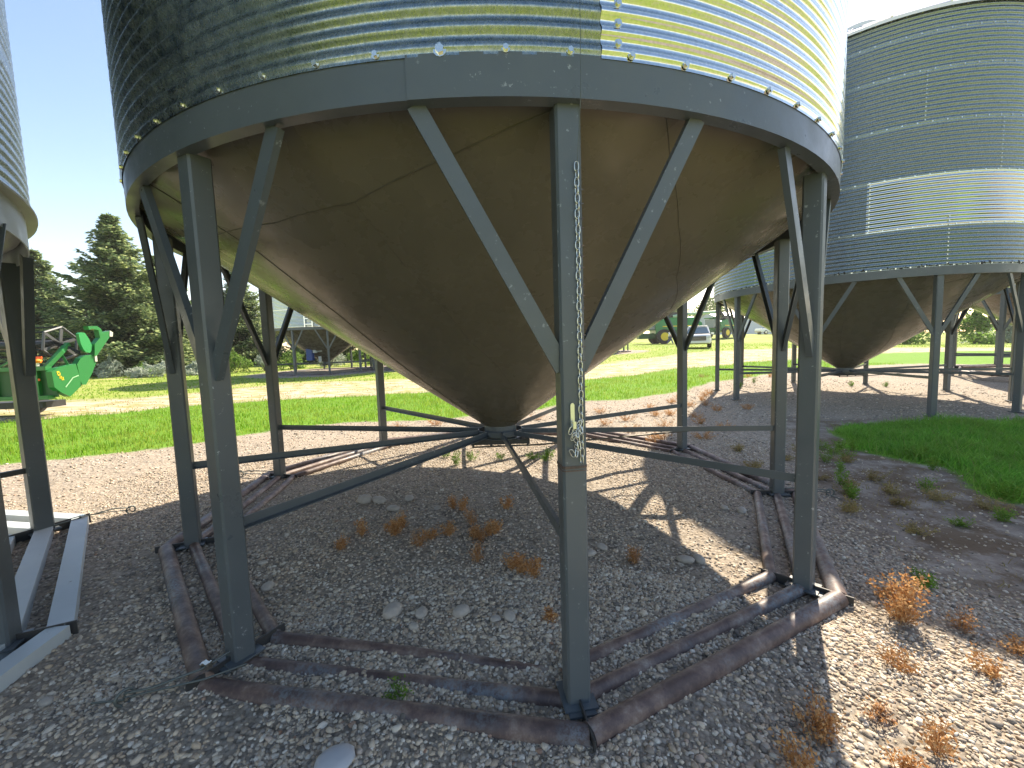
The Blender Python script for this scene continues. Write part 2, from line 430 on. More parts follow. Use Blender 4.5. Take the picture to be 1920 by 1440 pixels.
at = ground.data.color_attributes.new('surf', 'FLOAT_COLOR', 'POINT')
nv = len(ground.data.vertices)
cc = np.stack([a_, b_, c_, d_], -1).astype(np.float32)
if nv == len(cc): at.data.foreach_set('color', cc.ravel())
else:
    print('ground verts changed', nv, len(cc))

def gh(x, y):
    x = np.asarray(x, float); y = np.asarray(y, float)
    return gz(x, y) + relief(x, y)
def gh1(x, y): return float(gh(np.float64(x), np.float64(y)))

# ---------------------------------------------------------------- bins
RB, RL = 2.9, 2.82            # wall radius, leg circle radius
HB, BD = 2.474, .159          # ring bottom height, ring depth
PITCH = .0715
LANG = [36 * k for k in range(10)]
def pol(r, a, z): return (r * math.sin(a), -r * math.cos(a), z)

def corrugated(z0, z1, r, a0, a1, n, amp=.0078, per=8, flat=.014):
    k = max(2, int(round((z1 - z0 - 2 * flat) / PITCH * per)))
    prof = [(r, z0), (r, z0 + flat * .5)] if flat else []
    zz = np.linspace(z0 + flat, z1 - flat, k + 1)
    cyc = round((z1 - z0 - 2 * flat) / PITCH)
    prof += [(r + amp * math.sin(2 * PI * cyc * (z - z0 - flat) / (z1 - z0 - 2 * flat)), z) for z in zz]
    if flat: prof += [(r, z1 - flat * .5), (r, z1)]
    return MB().lathe(prof, n, a0=a0, a1=a1)

def bin_group(parent, items, name, mt, smooth=False, cap=100):
    """items: list of MB (one each). First `cap` become parts, rest one stuff part."""
    for q in items[:cap]: q.build(name, mt, parent, smooth=smooth)
    if len(items) > cap:
        r = MB()
        for q in items[cap:]: r.add(q.v, q.f)
        tag(r.build(name, mt, parent, smooth=smooth), kind='stuff')

def bolt_mb(a, z, r=RB, s=.011):
    q = MB(); ca, sa = math.cos(a), math.sin(a)
    def fn(u, v, t): return (( r + t) * sa + u * ca, -(r + t) * ca + u * sa, z + v)
    q.prism([(s * 1.5 * math.cos(PI * i / 6), s * 1.5 * math.sin(PI * i / 6)) for i in range(12)], fn, 0.0, .003)
    q.prism([(s * math.cos(PI * i / 3 + .3), s * math.sin(PI * i / 3 + .3)) for i in range(6)], fn, .003, .012)
    return q

def build_bin(name, c, zb, phi, label, group, detail=2, old='galv_old', skid=True, patch=None, eave=7.1, lod=1, tiers_z=None, sink=None):
    root = empty(name, (c[0], c[1], zb), label=label, cat='grain bin', group=group)
    P, CN = M['paint'], M['cone']
    def lz(x, y): return g(c[0] + x, c[1] + y) - zb
    # hopper cone: outer skin + inner return so it has thickness
    ZT, ZH, RH = HB + .11, .70, .17
    prof = [(RH, ZH)] + [(RH + (RB - .035 - RH) * t, ZH + (ZT - ZH) * t) for t in np.linspace(.02, 1, 24)] + [(RB - .06, ZT), (RH - .015, ZH + .02)]
    MB().lathe(prof, 144, close=True).build('hopper_cone', CN, root, smooth=30)
    # ring band with a small return lip
    MB().lathe([(RB + .006, HB), (RB + .006, HB + BD), (RB - .002, HB + BD), (RB - .002, HB + .008), (RB - .055, HB + .008), (RB - .055, HB)], 144, close=True).build('ring_beam', P, root, smooth=30)
    # weld seams on the cone: (angle, height fraction) polylines
    for L_, rad in (([(7.2, .96), (-1.8, .905), (-14.7, .847), (-28.1, .839), (-43, .86), (-60, .93)], .0035), ([(-14.7, .847), (-12.9, .711), (-6.4, .477), (10, .25), (20, .13)], .003),
                    ([(-42.5, .978), (-39, .80), (-40, .60), (-44, .36), (-46, .1)], .0035), ([(18, .966), (21.1, .912), (29.2, .81), (41.5, .692), (60, .6)], .0025), ([(120, .98), (125, .3)], .003), ([(200, .98), (206, .2)], .003), ([(285, .98), (280, .2)], .003)):
        pts = []
        for (a_, t_), (b_, u_) in zip(L_[:-1], L_[1:]):
            for q in np.linspace(0, 1, 8, endpoint=False): pts.append((a_ + (b_ - a_) * q, t_ + (u_ - t_) * q))
        pts.append(L_[-1])
        MB().tube([pol(RH + (RB - .035 - RH) * u + .001, R_(a), ZH + (ZT - ZH) * u) for a, u in pts], rad, 6).build('weld_seam', M['weld'], root)
    # wall
    zw0, zw1 = HB + BD, HB + BD + .02
    z0 = HB + BD - .012; RW_ = RB + .011
    TZ = [z0] + (tiers_z or [3.55, 4.48, 5.4, 6.3]) + [eave]; nt_ = len(TZ) - 1
    segs = 120 if lod else 72
    p_ = 8 if lod else 5
    if patch:
        pa0, pa1, tiers = patch
        sheets = []
        for k in range(nt_):
            a, b = TZ[k], TZ[k + 1]
            if k in tiers:
                n_ = int(segs * (pa1 - pa0) / 360 * 1.0)
                corrugated(a, b, RW_, R_(pa1), R_(pa0 + 360), segs - n_, per=p_).build('wall_sheet', M[old], root, smooth='all')
                o = corrugated(a, b + .01, RW_ + .003, R_(pa0 - .6), R_(pa1 + .6), max(8, n_) * 2, per=p_, amp=.0090).build('wall_sheet', M['galv_new'], root, smooth='all')
                o['label'] = 'bright new galvanised replacement sheet'
            else: corrugated(a, b, RW_, 0, 2 * PI, segs, per=p_).build('wall_sheet', M[old], root, smooth='all')
    else:
        for k in range(nt_):
            corrugated(TZ[k], TZ[k + 1], RW_, 0, 2 * PI, segs, per=p_).build('wall_sheet', M[old], root, smooth='all')
    # roof
    rf = MB().lathe([(RB + .07, eave - .05), (RB + .075, eave), (.45, eave + 1.38), (.45, eave + 1.5), (.0, eave + 1.62)], 72)
    for k in range(24):
        a = R_(15 * k)
        rf.tube([pol(RB + .06, a, eave + .02), pol(.46, a, eave + 1.4)], .018, 6)
    rf.build('roof', M['roof'], root)
    # legs, base plates, braces, spokes
    legs = MB().box((0, 0, 0), (1, 1, 1))
    for k in range(10):
        a = phi + k * PI / 5; x, y, _ = pol(RL, a, 0); b = lz(x, y) + .03
        lg = MB().box((x, y, (b + HB + .008) / 2), (.104, .104, HB + .008 - b), a, .010).build('leg', P, root)
        bp = MB().box((x, y, b - .004), (.15, .17, .008), a).box((x * 1.004, y * 1.004, b - .014), (.12, .19, .010), a)
        bp.build('base_plate', P, lg)
        for s_ in (-1, 1):
            lo = Vector(pol(RL + .028, a + s_ * .012, 1.44)); hi = Vector(pol(RB - .03, a + s_ * R_(11.8), HB + .004))
            d = (hi - lo).normalized(); out = Vector(pol(1, a + s_ * R_(6), 0))
            # channel: flat web facing out, two flanges inwards
            wd = .034; pr = [(-wd, 0), (wd, 0), (wd, -.032), (wd - .006, -.032), (wd - .006, -.006), (-wd + .006, -.006), (-wd + .006, -.032), (-wd, -.032)]
            MB().sweep([lo, hi], pr, up=out).build('brace', P, root)
        # spoke: angle iron from the collar to the leg
        i0 = Vector(pol(.24, a, .635)); i1 = Vector(pol(RL - .05, a, .665))
        MB().sweep([i0, i1], [(-.026, -.026), (.026, -.026), (.026, .026), (.021, .026), (.021, -.021), (-.026, -.021)], up=(0, 0, 1)).build('spoke', P, root)
    # collar, flange and slide gate
    MB().lathe([(RH + .005, .72), (RH + .01, .58), (RH + .075, .58), (RH + .075, .572), (RH - .01, .572), (RH - .01, .72)], 48, close=True).lathe([(.25, .655), (.256, .655), (.256, .60), (.25, .60)], 10, close=True, a0=phi, a1=phi + 2 * PI).build('discharge_collar', P, root, smooth=30)
    ga = R_(98)
    gt = MB()
    for s_ in (-1, 1): gt.box((0, s_ * .19, .545), (.62, .028, .05)); gt.box((s_ * .30, 0, .54), (.03, .40, .05))
    gt.box((0, 0, .556), (.58, .36, .006))
    for xx in (-.29, -.1, .1, .29): gt.box((xx, -.205, .51), (.022, .016, .03))
    g1 = gt.build('slide_gate', M['dark_metal'], root)
    MB().tube([(-.3, -.205, .50), (.4, -.205, .505), (2.62, .2, .54)], .009, 8).build('gate_rod', M['bolt_dark'], g1)
    # skid of three nested pipe rings
    if skid:
        for r_, rad in ((3.0, .051), (2.82, .039), (2.64, .037)):
            for k in range(10):
                a, a2 = phi + k * PI / 5, phi + (k + 1) * PI / 5
                pts = []
                for t in np.linspace(0, 1, 9):
                    q0, q1 = pol(r_, a, 0), pol(r_, a2, 0); x = q0[0] + (q1[0] - q0[0]) * t; y = q0[1] + (q1[1] - q0[1]) * t
                    pts.append((x, y, lz(x, y) + rad * .2 - (sink or {}).get(k, .01) * ((1.0 if r_ > 2.9 else .75) * (.35 + .65 * math.sin(PI * t)) if k != 9 else (1.15 - .75 * t if r_ > 2.7 else .5 + .9 * t ** 3)) - .016 * vnoise(x + c[0], y + c[1], .9, 21)))
                MB().tube(pts, rad, 14).build('skid_pipe', M['pipe'], root, smooth=40)
        for k in range(10):
            a = phi + k * PI / 5; x0, y0, _ = pol(2.58, a, 0); x1, y1, _ = pol(3.07, a, 0)
            z0_, z1_ = lz(x0, y0), lz(x1, y1)
            MB().sweep([(x0, y0, z0_ - .01), (x1, y1, z1_ + .0)], [(-.004, -.05), (.004, -.05), (.004, .055), (-.004, .055)]).build('corner_plate', M['dark_metal'], root)
    # bolts
    if detail:
        it = []
        if detail == 2:
            for k in range(75): it.append(bolt_mb(R_(4.8 * k - 1.6), z0 + .020, RW_ + (.006 if 11 < 4.8 * k < 112 else 0), s=.011 if k != 0 else .017))
            for k in range(12): it.append(bolt_mb(R_(11.7), z0 + .055 + k * PITCH, RW_ + .008, s=.011))
            bin_group(root, it, 'bolt', M['bolt'])
        else:
            ph = []
            for k in range(nt_ + 1):
                for a in range(-150, 40, 4): ph.append(bolt_mb(R_(a), TZ[k] + (.015 if k < nt_ else -.03), RW_, s=.009))
            for ti, a in ((1, -33.8), (0, -12), (2, 3), (0, -72), (2, -50), (3, -20), (1, -75)):
                for k in range(12): ph.append(bolt_mb(R_(a), TZ[ti] + .05 + k * PITCH, RW_ + .006, s=.007))
            bin_group(root, ph, 'bolt', M['bolt'])
    return root

B1 = build_bin('grain_bin', (-.145, 4.532), 0.0, .139, 'nearest hopper bin, filling the frame, with shiny new sheet on its upper right', 'hopper bottom grain bins', patch=(11.0, 112, (0, 1)), sink={9: .032, 8: .012, 0: .006})
B2 = build_bin('grain_bin', (8.21, 10.13), .10, -1.48, 'tall hopper bin on the right with one bright strip of new wall sheet', 'hopper bottom grain bins', detail=1, old='galv_mid', patch=(-34.0, 46, (1,)), skid=False, tiers_z=[3.31, 4.18, 5.05, 5.9, 6.5], eave=6.88)
# ragged sealant along the lower edge of the second bin
sl = MB()
random.seed(3)
for k in range(420):
    a = R_(-150 + 200 * k / 420 + random.uniform(-.2, .2))
    sl.ico(pol(RB + .008, a, HB + BD + .010 + random.uniform(-.006, .014)), random.uniform(.006, .020), 0, (1.5, .8, random.uniform(.7, 1.5)), a, .35)
tag(sl.build('sealant', M['tar'], B2), kind='stuff')
# plate overlap on the front of the main ring beam
MB().lathe([(RB + .011, HB - .001), (RB + .011, HB + BD - .002), (RB + .0065, HB + BD - .002), (RB + .0065, HB - .001)], 40, a0=R_(-4.2), a1=R_(98), close=True).build('ring_overlap_plate', M['paint'], B1, smooth=30)
def far_bin(src, c, zb, drot, label, s=1.0):
    o = copy_tree(src); o.location = (c[0], c[1], zb); o.rotation_euler = (0, 0, drot); o.scale = (s, s, s)
    o['label'] = label; return o
B0 = build_bin('grain_bin', (-11.1, 24.8), .42, R_(-9), 'distant hopper bin with a ladder and a blue motor box beneath', 'hopper bottom grain bins', detail=0, old='galv_new', lod=0, eave=6.6)
far_bin(B0, (17.0, 12.2), .17, R_(32), 'hopper bin behind the right bin, only its cone and legs in view')
far_bin(B0, (-6.9, 27.0), .50, R_(-54), 'distant hopper bin hidden behind the big cone, two legs showing')
far_bin(B0, (6.6, 33.6), g(6.6, 33.6), R_(76), 'far hopper bin behind the big cone near the green combine')
# ladder and motor box on the distant bin
ld = MB()
for s_ in (-.2, .2): ld.box((.55 + s_, -2.99, 4.4), (.04, .05, 3.6))
for k in range(12): ld.box((.55, -2.99, 2.75 + k * .3), (.4, .03, .03))
ld.build('ladder', M['galv_new'], B0)
mbx = MB().box((-.42, -1.05, 1.25), (.36, .3, .85), 0, .04)
bx = mbx.build('motor_box', mat('blue_plastic', (.02, .07, .30), .4), B0)
MB().lathe([(.001, -.1), (.12, -.1), (.12, .1), (.001, .1)], 16, c=(-.12, -1.08, 1.35)).box((.12, -1.08, 1.35), (.3, .05, .05)).box((.15, -1.1, .9), (.14, .1, .3)).build('motor', M['pale_paint'], bx)

# ---------------------------------------------------------------- left bin: flanged, pale box-section skid
def left_bin():
    c = (-5.78, .71); zb = g(*c); RW = 3.33; RLG = 3.26; phi = R_(8)
    root = empty('grain_bin', (c[0], c[1], zb), label='pale flanged hopper bin at the left edge on a pale box section skid', cat='grain bin', group='hopper bottom grain bins')
    def lz(x, y): return g(c[0] + x, c[1] + y) - zb
    P = M['paint']; hb, ht = 2.42, 2.64
    MB().lathe([(.17, .7), (RW - .06, hb + .12), (RW - .08, hb + .16), (.15, .72)], 120, close=True).build('hopper_cone', M['tan_edge'], root, smooth=30)
    MB().lathe([(RW - .028, hb), (RW - .028, ht), (RW - .036, ht), (RW - .036, hb)], 144, close=True).build('ring_beam', M['pale_paint'], root, smooth=30)
    MB().lathe([(RW - .10, ht), (RW + .032, ht), (RW + .035, ht + .012), (RW - .10, ht + .012)], 144, close=True).build('ring_flange', M['tan_edge'], root, smooth=30)
    eave = 7.3; TH = (eave - ht) / 5
    for k in range(5):
        corrugated(ht + .013 + k * TH, ht + .013 + (k + 1) * TH, RW, 0, 2 * PI, 120, amp=.007).build('wall_sheet', M['galv_mid'], root, smooth='all')
    MB().lathe([(RW + .07, eave - .05), (RW + .075, eave + .02), (.45, eave + 1.4), (.45, eave + 1.5), (0, eave + 1.6)], 72).build('roof', M['roof'], root)
    for a in (146, 182):
        x, y, z = pol(RW - .02, R_(a), 0); MB().box((x, y, (hb + ht) / 2), (.02, .014, ht - hb), R_(a)).build('seam_bar', M['pipe'], root)
    for k in range(10):
        a = phi + k * PI / 5; x, y, _ = pol(RLG, a, 0); b = lz(x, y) + .05
        lg = MB().box((x, y, (b + hb + .02) / 2), (.125, .125, hb + .02 - b), a, .01).build('leg', P, root)
        MB().box((x, y, b - .005), (.19, .19, .01), a).build('base_plate', P, lg)
        for s_ in (-1, 1):
            lo = Vector(pol(RLG + .0, a + s_ * .03, 1.5)); hi = Vector(pol(RW - .06, a + s_ * R_(9.5), hb + .01))
            MB().sweep([lo, hi], [(-.035, -.008), (.035, -.008), (.035, .0), (-.028, .0), (-.028, .05), (-.035, .05)], up=Vector(pol(1, a, 0))).build('brace', P, root)
        MB().sweep([pol(.25, a, .64), pol(RLG - .06, a, .66)], [(-.022, -.022), (.022, -.022), (.022, .022), (-.022, .022)]).build('spoke', M['dark_metal'], root)
        for r_ in (3.50, 3.27, 3.04):
            a2 = a + PI / 5
            q0, q1 = Vector(pol(r_, a, 0)), Vector(pol(r_, a2, 0))
            e = (q1 - q0) * .004
            q0.z = lz(q0.x, q0.y) + .03; q1.z = lz(q1.x, q1.y) + .03
            MB().sweep([q0 + e, q1 - e], [(-.055, -.055), (.055, -.055), (.055, .045), (-.055, .045)]).build('skid_rail', M['pale_paint'], root)
        x0, y0, _ = pol(2.95, a, 0); x1, y1, _ = pol(3.57, a, 0)
        MB().sweep([(x0, y0, lz(x0, y0) + .02), (x1, y1, lz(x1, y1) + .02)], [(-.004, -.06), (.004, -.06), (.004, .062), (-.004, .062)]).build('corner_plate', M['dark_metal'], root)
    return root
left_bin()

# ---------------------------------------------------------------- chain, hook and cord on the front leg
LA = .139; lx, ly = -.145 + RL * math.sin(LA), 4.532 - RL * math.cos(LA)      # leg A centre
fn = Vector((math.sin(LA), -math.cos(LA), 0)); fs = Vector((math.cos(LA), math.sin(LA), 0))
face = Vector((lx, ly, 0)) + fn * .056
def link(mb, c, ax, side, L=.019, W=.0085, r=.0026):
    """one chain link: racetrack torus; ax long axis, side short axis"""
    pts = []
    n = 12
    for k in range(n + 1):
        t = 2 * PI * k / n
        pts.append(c + ax * (math.cos(t) * L * (1 if abs(math.cos(t)) > .3 else 1)) + side * (math.copysign(abs(math.sin(t)) ** .6, math.sin(t)) * W))
    up = ax.cross(side)
    mb.sweep(pts, [(r * math.cos(q), r * math.sin(q)) for q in (0, PI / 2, PI, 3 * PI / 2)], up=up, caps=False)
ch = MB()
z = 2.235; k = 0; base_s = .026
while z > 1.05:
    c_ = face + fs * base_s + fn * .008 + Vector((0, 0, z)); c_ += fs * (.0015 * math.sin(k * 1.7))
    d2 = (fs if k % 2 == 0 else (fn * .9 + fs * .42)).normalized()
    link(ch, c_, Vector((0, 0, 1)), d2); z -= .030; k += 1
random.seed(5)
for q in range(11):
    c_ = face + fs * (-.002 + random.uniform(-.02, .022)) + fn * random.uniform(.006, .028) + Vector((0, 0, 1.215 - abs(random.gauss(0, .05))))
    ax = Vector((random.uniform(-.6, .6), random.uniform(-.6, .6), 1)).normalized(); link(ch, c_, ax, ax.cross(Vector((random.uniform(-1, 1), 1, 0))).normalized())
tag(ch.build('chain', M['chain'], smooth='all'), 'zinc chain hanging down the front leg of the nearest bin', 'chain')
hk = MB()
def fpt(u, v, t): return face + fs * u + fn * t + Vector((0, 0, v))
hk.prism([(-.018, 1.20), (-.001, 1.20), (-.001, 1.295), (-.006, 1.302), (-.013, 1.302), (-.018, 1.295)], fpt, .0, .006)
hk.prism([(-.016, 1.20), (-.003, 1.20), (-.003, 1.212), (-.016, 1.212)], fpt, .006, .035)
hk.prism([(-.016, 1.212), (-.003, 1.212), (-.003, 1.23), (-.016, 1.23)], fpt, .029, .035)
tag(hk.build('chain_hook', M['chain']), 'small zinc hook plate holding the loose end of the chain', 'hook')
cd = MB().tube([face + fs * .026 + fn * .006 + Vector((0, 0, 2.2)), face + fs * .026 + fn * .08 + Vector((0, 0, HB)), face + fs * .024 + fn * .10 + Vector((0, 0, 3.2)), Vector((.16, 1.50, 7.3))], .0014, 5)
tag(cd.build('pull_cord', M['cable']), 'thin cord running up from the chain across the ring beam', 'cord')
rm = MB()
random.seed(9)
for k in range(20):
    zz = 2.15 - k * .052 + random.uniform(-.01, .01)
    rm.prism([(.044, zz), (.0545, zz + .001), (.0545, zz + .005), (.046, zz + .004)], fpt, -.003, .0005)
legA = [c for c in kids(B1) if c.name.startswith('leg')][0]
q = rm.build('rust_marks', M['pipe']); q['kind'] = 'stuff'; q.parent = legA; q.matrix_parent_inverse = Matrix.Translation((.145, -4.532, 0))

wc = MB().box((lx, ly, 1.03), (.109, .109, .012), LA, .011).box((lx, ly, 1.015), (.107, .107, .006), LA, .011).build('weld_collar', M['pipe'], legA); wc.matrix_parent_inverse = Matrix.Translation((.145, -4.532, 0))
# ---------------------------------------------------------------- anchor cables and eye bolts
def eyebolt(x, y, z, ang, r=.035, t=.007):
    q = MB(); d = Vector((math.sin(ang), -math.cos(ang), 0))
    c_ = Vector((x, y, z + r * .9))
    q.tube([c_ + d * (r * math.cos(a)) + Vector((0, 0, r * math.sin(a))) for a in np.linspace(0, 2 * PI, 17)], t, 8)
    q.tube([c_ - Vector((0, 0, r)), c_ - Vector((0, 0, r + .12)) + d * .05], t * 1.1, 8)
    return q
def anchor(name, cx, cy, r0, r1, ang, label, clip=True, side=0.0):
    x1, y1 = cx + r1 * math.sin(ang + side), cy - r1 * math.cos(ang + side)
    z1 = gh1(x1, y1)
    root = empty(name, (x1, y1, z1), label=label, cat='anchor cable', group='cable anchors beside the bin skids')
    def W(r, dz, da=0):
        x, y = cx + r * math.sin(ang + da), cy - r * math.cos(ang + da); return Vector((x - x1, y - y1, g(x, y) + dz - z1))
    e = eyebolt(0, 0, 0, ang); e.build('eye_bolt', M['cable'], root, smooth=50)
    cb = MB()
    sp = (r0 + r1) / 2
    cb.tube([W(r0 - .28, .075), W(r0, .08), W(sp + .05, .075, side * .5), Vector((0, 0, .05))], .0055, 8)
    cb.tube([W(r0 - .15, .03, .035), W(r0 + .02, .065, .02), W(sp, .05, side * .5 + .01), Vector((0, 0, .03))], .0045, 8)
    cb.tube([Vector((0, 0, .05)), W(sp + .12, .03, side * .8 - .012), W(sp + .2, .012, side * 1.2 - .03)], .0045, 8)
    cb.build('cable', M['cable'], root, smooth=50)
    if clip:
        k_ = W(r0 - .02, .082); cl = MB()
        for s_ in (-.012, .012): cl.box((k_.x + s_, k_.y, k_.z), (.008, .03, .035), ang)
        cl.box((k_.x, k_.y, k_.z + .012), (.04, .022, .012), ang); cl.build('cable_clip', M['bolt'], root)
    return root
C1 = (-.145, 4.532)
anchor('cable_anchor', *C1, 3.0, 3.23, .139 - PI / 5, 'twisted cable and large eye bolt beside the front left leg', side=-.06)
anchor('cable_anchor', *C1, 3.03, 3.30, .139 + 2 * PI / 5, 'loose coiled cable and eye bolt behind the right front leg', clip=False)
anchor('cable_anchor', *C1, 3.03, 3.38, .139 - 3 * PI / 5, 'small eye bolt and cable by the far left leg of the big bin', clip=False)
anchor('cable_anchor', -5.78, .71, 3.52, 3.85, R_(151), 'eye bolt and straight cable at the corner of the pale skid', clip=True)

# ---------------------------------------------------------------- gravel pebbles (uncountable: one object)
def pebbles():
    rng = np.random.default_rng(4)
    def sample(n, r0, r1, pw):
        a = rng.uniform(-1.12, 1.12, n); u = rng.uniform(0, 1, n)
        r = (r0 ** pw + u * (r1 ** pw - r0 ** pw)) ** (1 / pw)
        return r * np.sin(a), r * np.cos(a)
    Vs, Fs, off = [], [], 0
    for n, r0, r1, pw, sub, s0 in ((78000, .7, 2.9, 1.6, 1, .0072), (120000, 2.6, 7.2, 1.1, 0, .0080), (32000, 7, 17, 1.2, 0, .0125)):
        x, y = sample(n, r0, r1, pw)
        gm, dm, lm, rm_ = masks(x, y)
        dens = 1 - np.maximum(gm, np.maximum(lm, np.maximum(rm_, .86 * dm)))
        dens *= np.clip(.62 + .5 * vnoise(x, y, 1.3, 31) + .3 * vnoise(x, y, 4, 32), .12, 1)
        # the middle under the cone is finer and dirtier
        dens *= 1 - .55 * np.clip(1.6 - np.hypot(x + .1, y - 4.3) / 1.3, 0, 1)
        k = rng.uniform(0, 1, n) < dens
        x, y = x[k], y[k]; n = len(x)
        s = s0 * np.exp(rng.normal(0, .30, n)); s = np.minimum(s, .02)
        V0 = np.array(ICO[sub][0]); F0 = np.array(ICO[sub][1]); nv_, nf = len(V0), len(F0)
        sc = np.stack([rng.uniform(.8, 1.5, n), rng.uniform(.7, 1.05, n), rng.uniform(.45, .8, n)], -1)
        jit = 1 + rng.normal(0, .13, (n, nv_, 1))
        P_ = V0[None] * jit * (s[:, None] * sc)[:, None, :]
        t1 = rng.normal(0, .35, n); c1, s1 = np.cos(t1), np.sin(t1)
        yy = P_[..., 1] * c1[:, None] - P_[..., 2] * s1[:, None]; zz = P_[..., 1] * s1[:, None] + P_[..., 2] * c1[:, None]
        t = rng.uniform(0, 2 * PI, n); c_, s_ = np.cos(t)[:, None], np.sin(t)[:, None]
        X = P_[..., 0] * c_ - yy * s_ + x[:, None]; Y = P_[..., 0] * s_ + yy * c_ + y[:, None]
        Z = zz + (gh(x, y) + s * .18)[:, None]
        Vs.append(np.stack([X, Y, Z], -1).reshape(-1, 3))
        Fs.append((F0[None] + (np.arange(n) * nv_)[:, None, None]).reshape(-1, 3) + off); off += n * nv_
    o = np_mesh('gravel', np.concatenate(Vs), np.concatenate(Fs), M['pebble'], smooth=True)
    tag(o, 'loose rounded river gravel spread over the yard', 'gravel', kind='stuff')
pebbles()

# bigger stones
random.seed(21)
ROCKS = [(-1.57, 4.18, .075), (-1.42, 4.17, .065), (-1.21, 3.95, .06), (-1.12, 4.22, .055), (-.77, 2.38, .062), (-.59, 2.35, .042), (-.77, 3.92, .035), (-1.7, 2.67, .045), (-1.91, 2.97, .032), (1.22, 2.88, .05), (1.32, 2.88, .045), (-1.87, 2.03, .026), (-2.24, 1.81, .028), (.12, 1.77, .036), (-.06, 2.3, .04), (2.07, 3.67, .045), (.35, 1.8, .03), (-.14, 2.28, .03), (-.61, 2.24, .03), (.55, 3.0, .045), (.66, 3.1, .04), (-.35, 2.35, .05), (1.95, 3.75, .04)]
for k, (x, y, s) in enumerate(ROCKS):
    q = MB().ico((0, 0, 0), s, 2, (random.uniform(1, 1.3), .85, random.uniform(.5, .7)), 0, .07)
    o = q.build('rock', M['rock'], smooth='all'); o.location = (x, y, gh1(x, y) + s * .3); o.rotation_euler = (random.uniform(-.2, .2), random.uniform(-.2, .2), random.uniform(0, 6))
    tag(o, 'rounded field stone lying among the gravel under the big bin', 'rock', 'larger stones lying in the gravel')
o = MB().ico((0, 0, 0), .075, 2, (1.0, .85, .35), .5, .05).build('rock', mat('pale_stone', (.42, .44, .47), .6), smooth='all'); o.location = (-.735, 1.47, gh1(-.735, 1.47) + .02)
tag(o, 'flat pale blue grey stone at the bottom edge of the picture', 'rock', 'larger stones lying in the gravel')

# ---------------------------------------------------------------- grass blades
def blades(name, n, region, hgt, wid, mt, label, gate, seed, lean=.5, cell=None):
    rng = np.random.default_rng(seed)
    x, y = region(rng, n); k = rng.uniform(0, 1, n) < gate(x, y)
    x, y = x[k], y[k]; n = len(x)
    h = hgt * rng.uniform(.5, 1.25, n) * (1 + .35 * vnoise(x, y, 1.9, 41)); a = rng.uniform(0, 2 * PI, n); w_ = wid * rng.uniform(.6, 1.3, n)
    la = rng.uniform(0, 2 * PI, n); lm = lean * rng.uniform(.1, 1.2, n) * h
    dx, dy = np.cos(a) * w_, np.sin(a) * w_; z = gh(x, y) - .004
    lx_, ly_ = np.cos(la) * lm, np.sin(la) * lm
    V = np.stack([np.stack([x - dx, y - dy, z], -1), np.stack([x + dx, y + dy, z], -1),
                  np.stack([x + lx_ * .4 + dx * .7, y + ly_ * .4 + dy * .7, z + h * .6], -1), np.stack([x + lx_ * .4 - dx * .7, y + ly_ * .4 - dy * .7, z + h * .6], -1),
                  np.stack([x + lx_, y + ly_, z + h], -1)], 1).reshape(-1, 3)
    b = (np.arange(n) * 5)[:, None]
    F = np.concatenate([b + np.array([[0, 1, 2]]), b + np.array([[0, 2, 3]]), b + np.array([[3, 2, 4]])])
    o = np_mesh(name, V, F, mt); tag(o, label, 'grass', kind='stuff'); return o
def box_region(x0, x1, y0, y1):
    def f(rng, n): return rng.uniform(x0, x1, n), rng.uniform(y0, y1, n)
    return f
def fan(r0, r1, pw, a0=-1.0, a1=1.0):
    def f(rng, n):
        a = rng.uniform(a0, a1, n); u = rng.uniform(0, 1, n); r = (r0 ** pw + u * (r1 ** pw - r0 ** pw)) ** (1 / pw); return r * np.sin(a), r * np.cos(a)
    return f
blades('grass', 170000, fan(6, 24, 1.2), .085, .0055, M['grass'], 'bright mown grass strip beyond the gravel pads', lambda x, y: masks(x, y)[0] * (poly_sd(x, y, PATCH) < -.3), 1)
blades('grass', 90000, box_region(4.2, 10.5, 2.6, 7.3), .13, .0045, M['grass_lush'], 'lush dark green grass patch in shade on the right', lambda x, y: sstep(poly_sd(x + .12 * vnoise(x, y, 2.3, 1) + .25 * vnoise(x, y, .6, 5), y + .12 * vnoise(x, y, 2.3, 3) + .25 * vnoise(x, y, .6, 6), PATCH), -.06, .40), 2, lean=1.0)
blades('grass', 60000, fan(11, 34, 1.0), .05, .008, M['drygrass'], 'sparse dry grass along the dirt track', lambda x, y: np.clip(masks(x, y)[3] * (vnoise(x, y, .9, 51) * .5 + vnoise(x * .5, y * 2, 1.1, 52) * .5 + .15), 0, 1), 3)
blades('grass', 90000, fan(16, 70, .8), .07, .016, M['grass'], 'yellow green lawn beyond the dirt track', lambda x, y: masks(x, y)[2] * .8, 4)
blades('dry_grass', 9000, box_region(2.2, 9, 1.5, 8), .05, .003, M['drygrass'], 'dead grass litter matted on the bare dirt at right', lambda x, y: masks(x, y)[1] * (1 - masks(x, y)[0]) * np.clip(2.2 * vnoise(x, y, 1.6, 61), 0, 1), 5, lean=1.6)

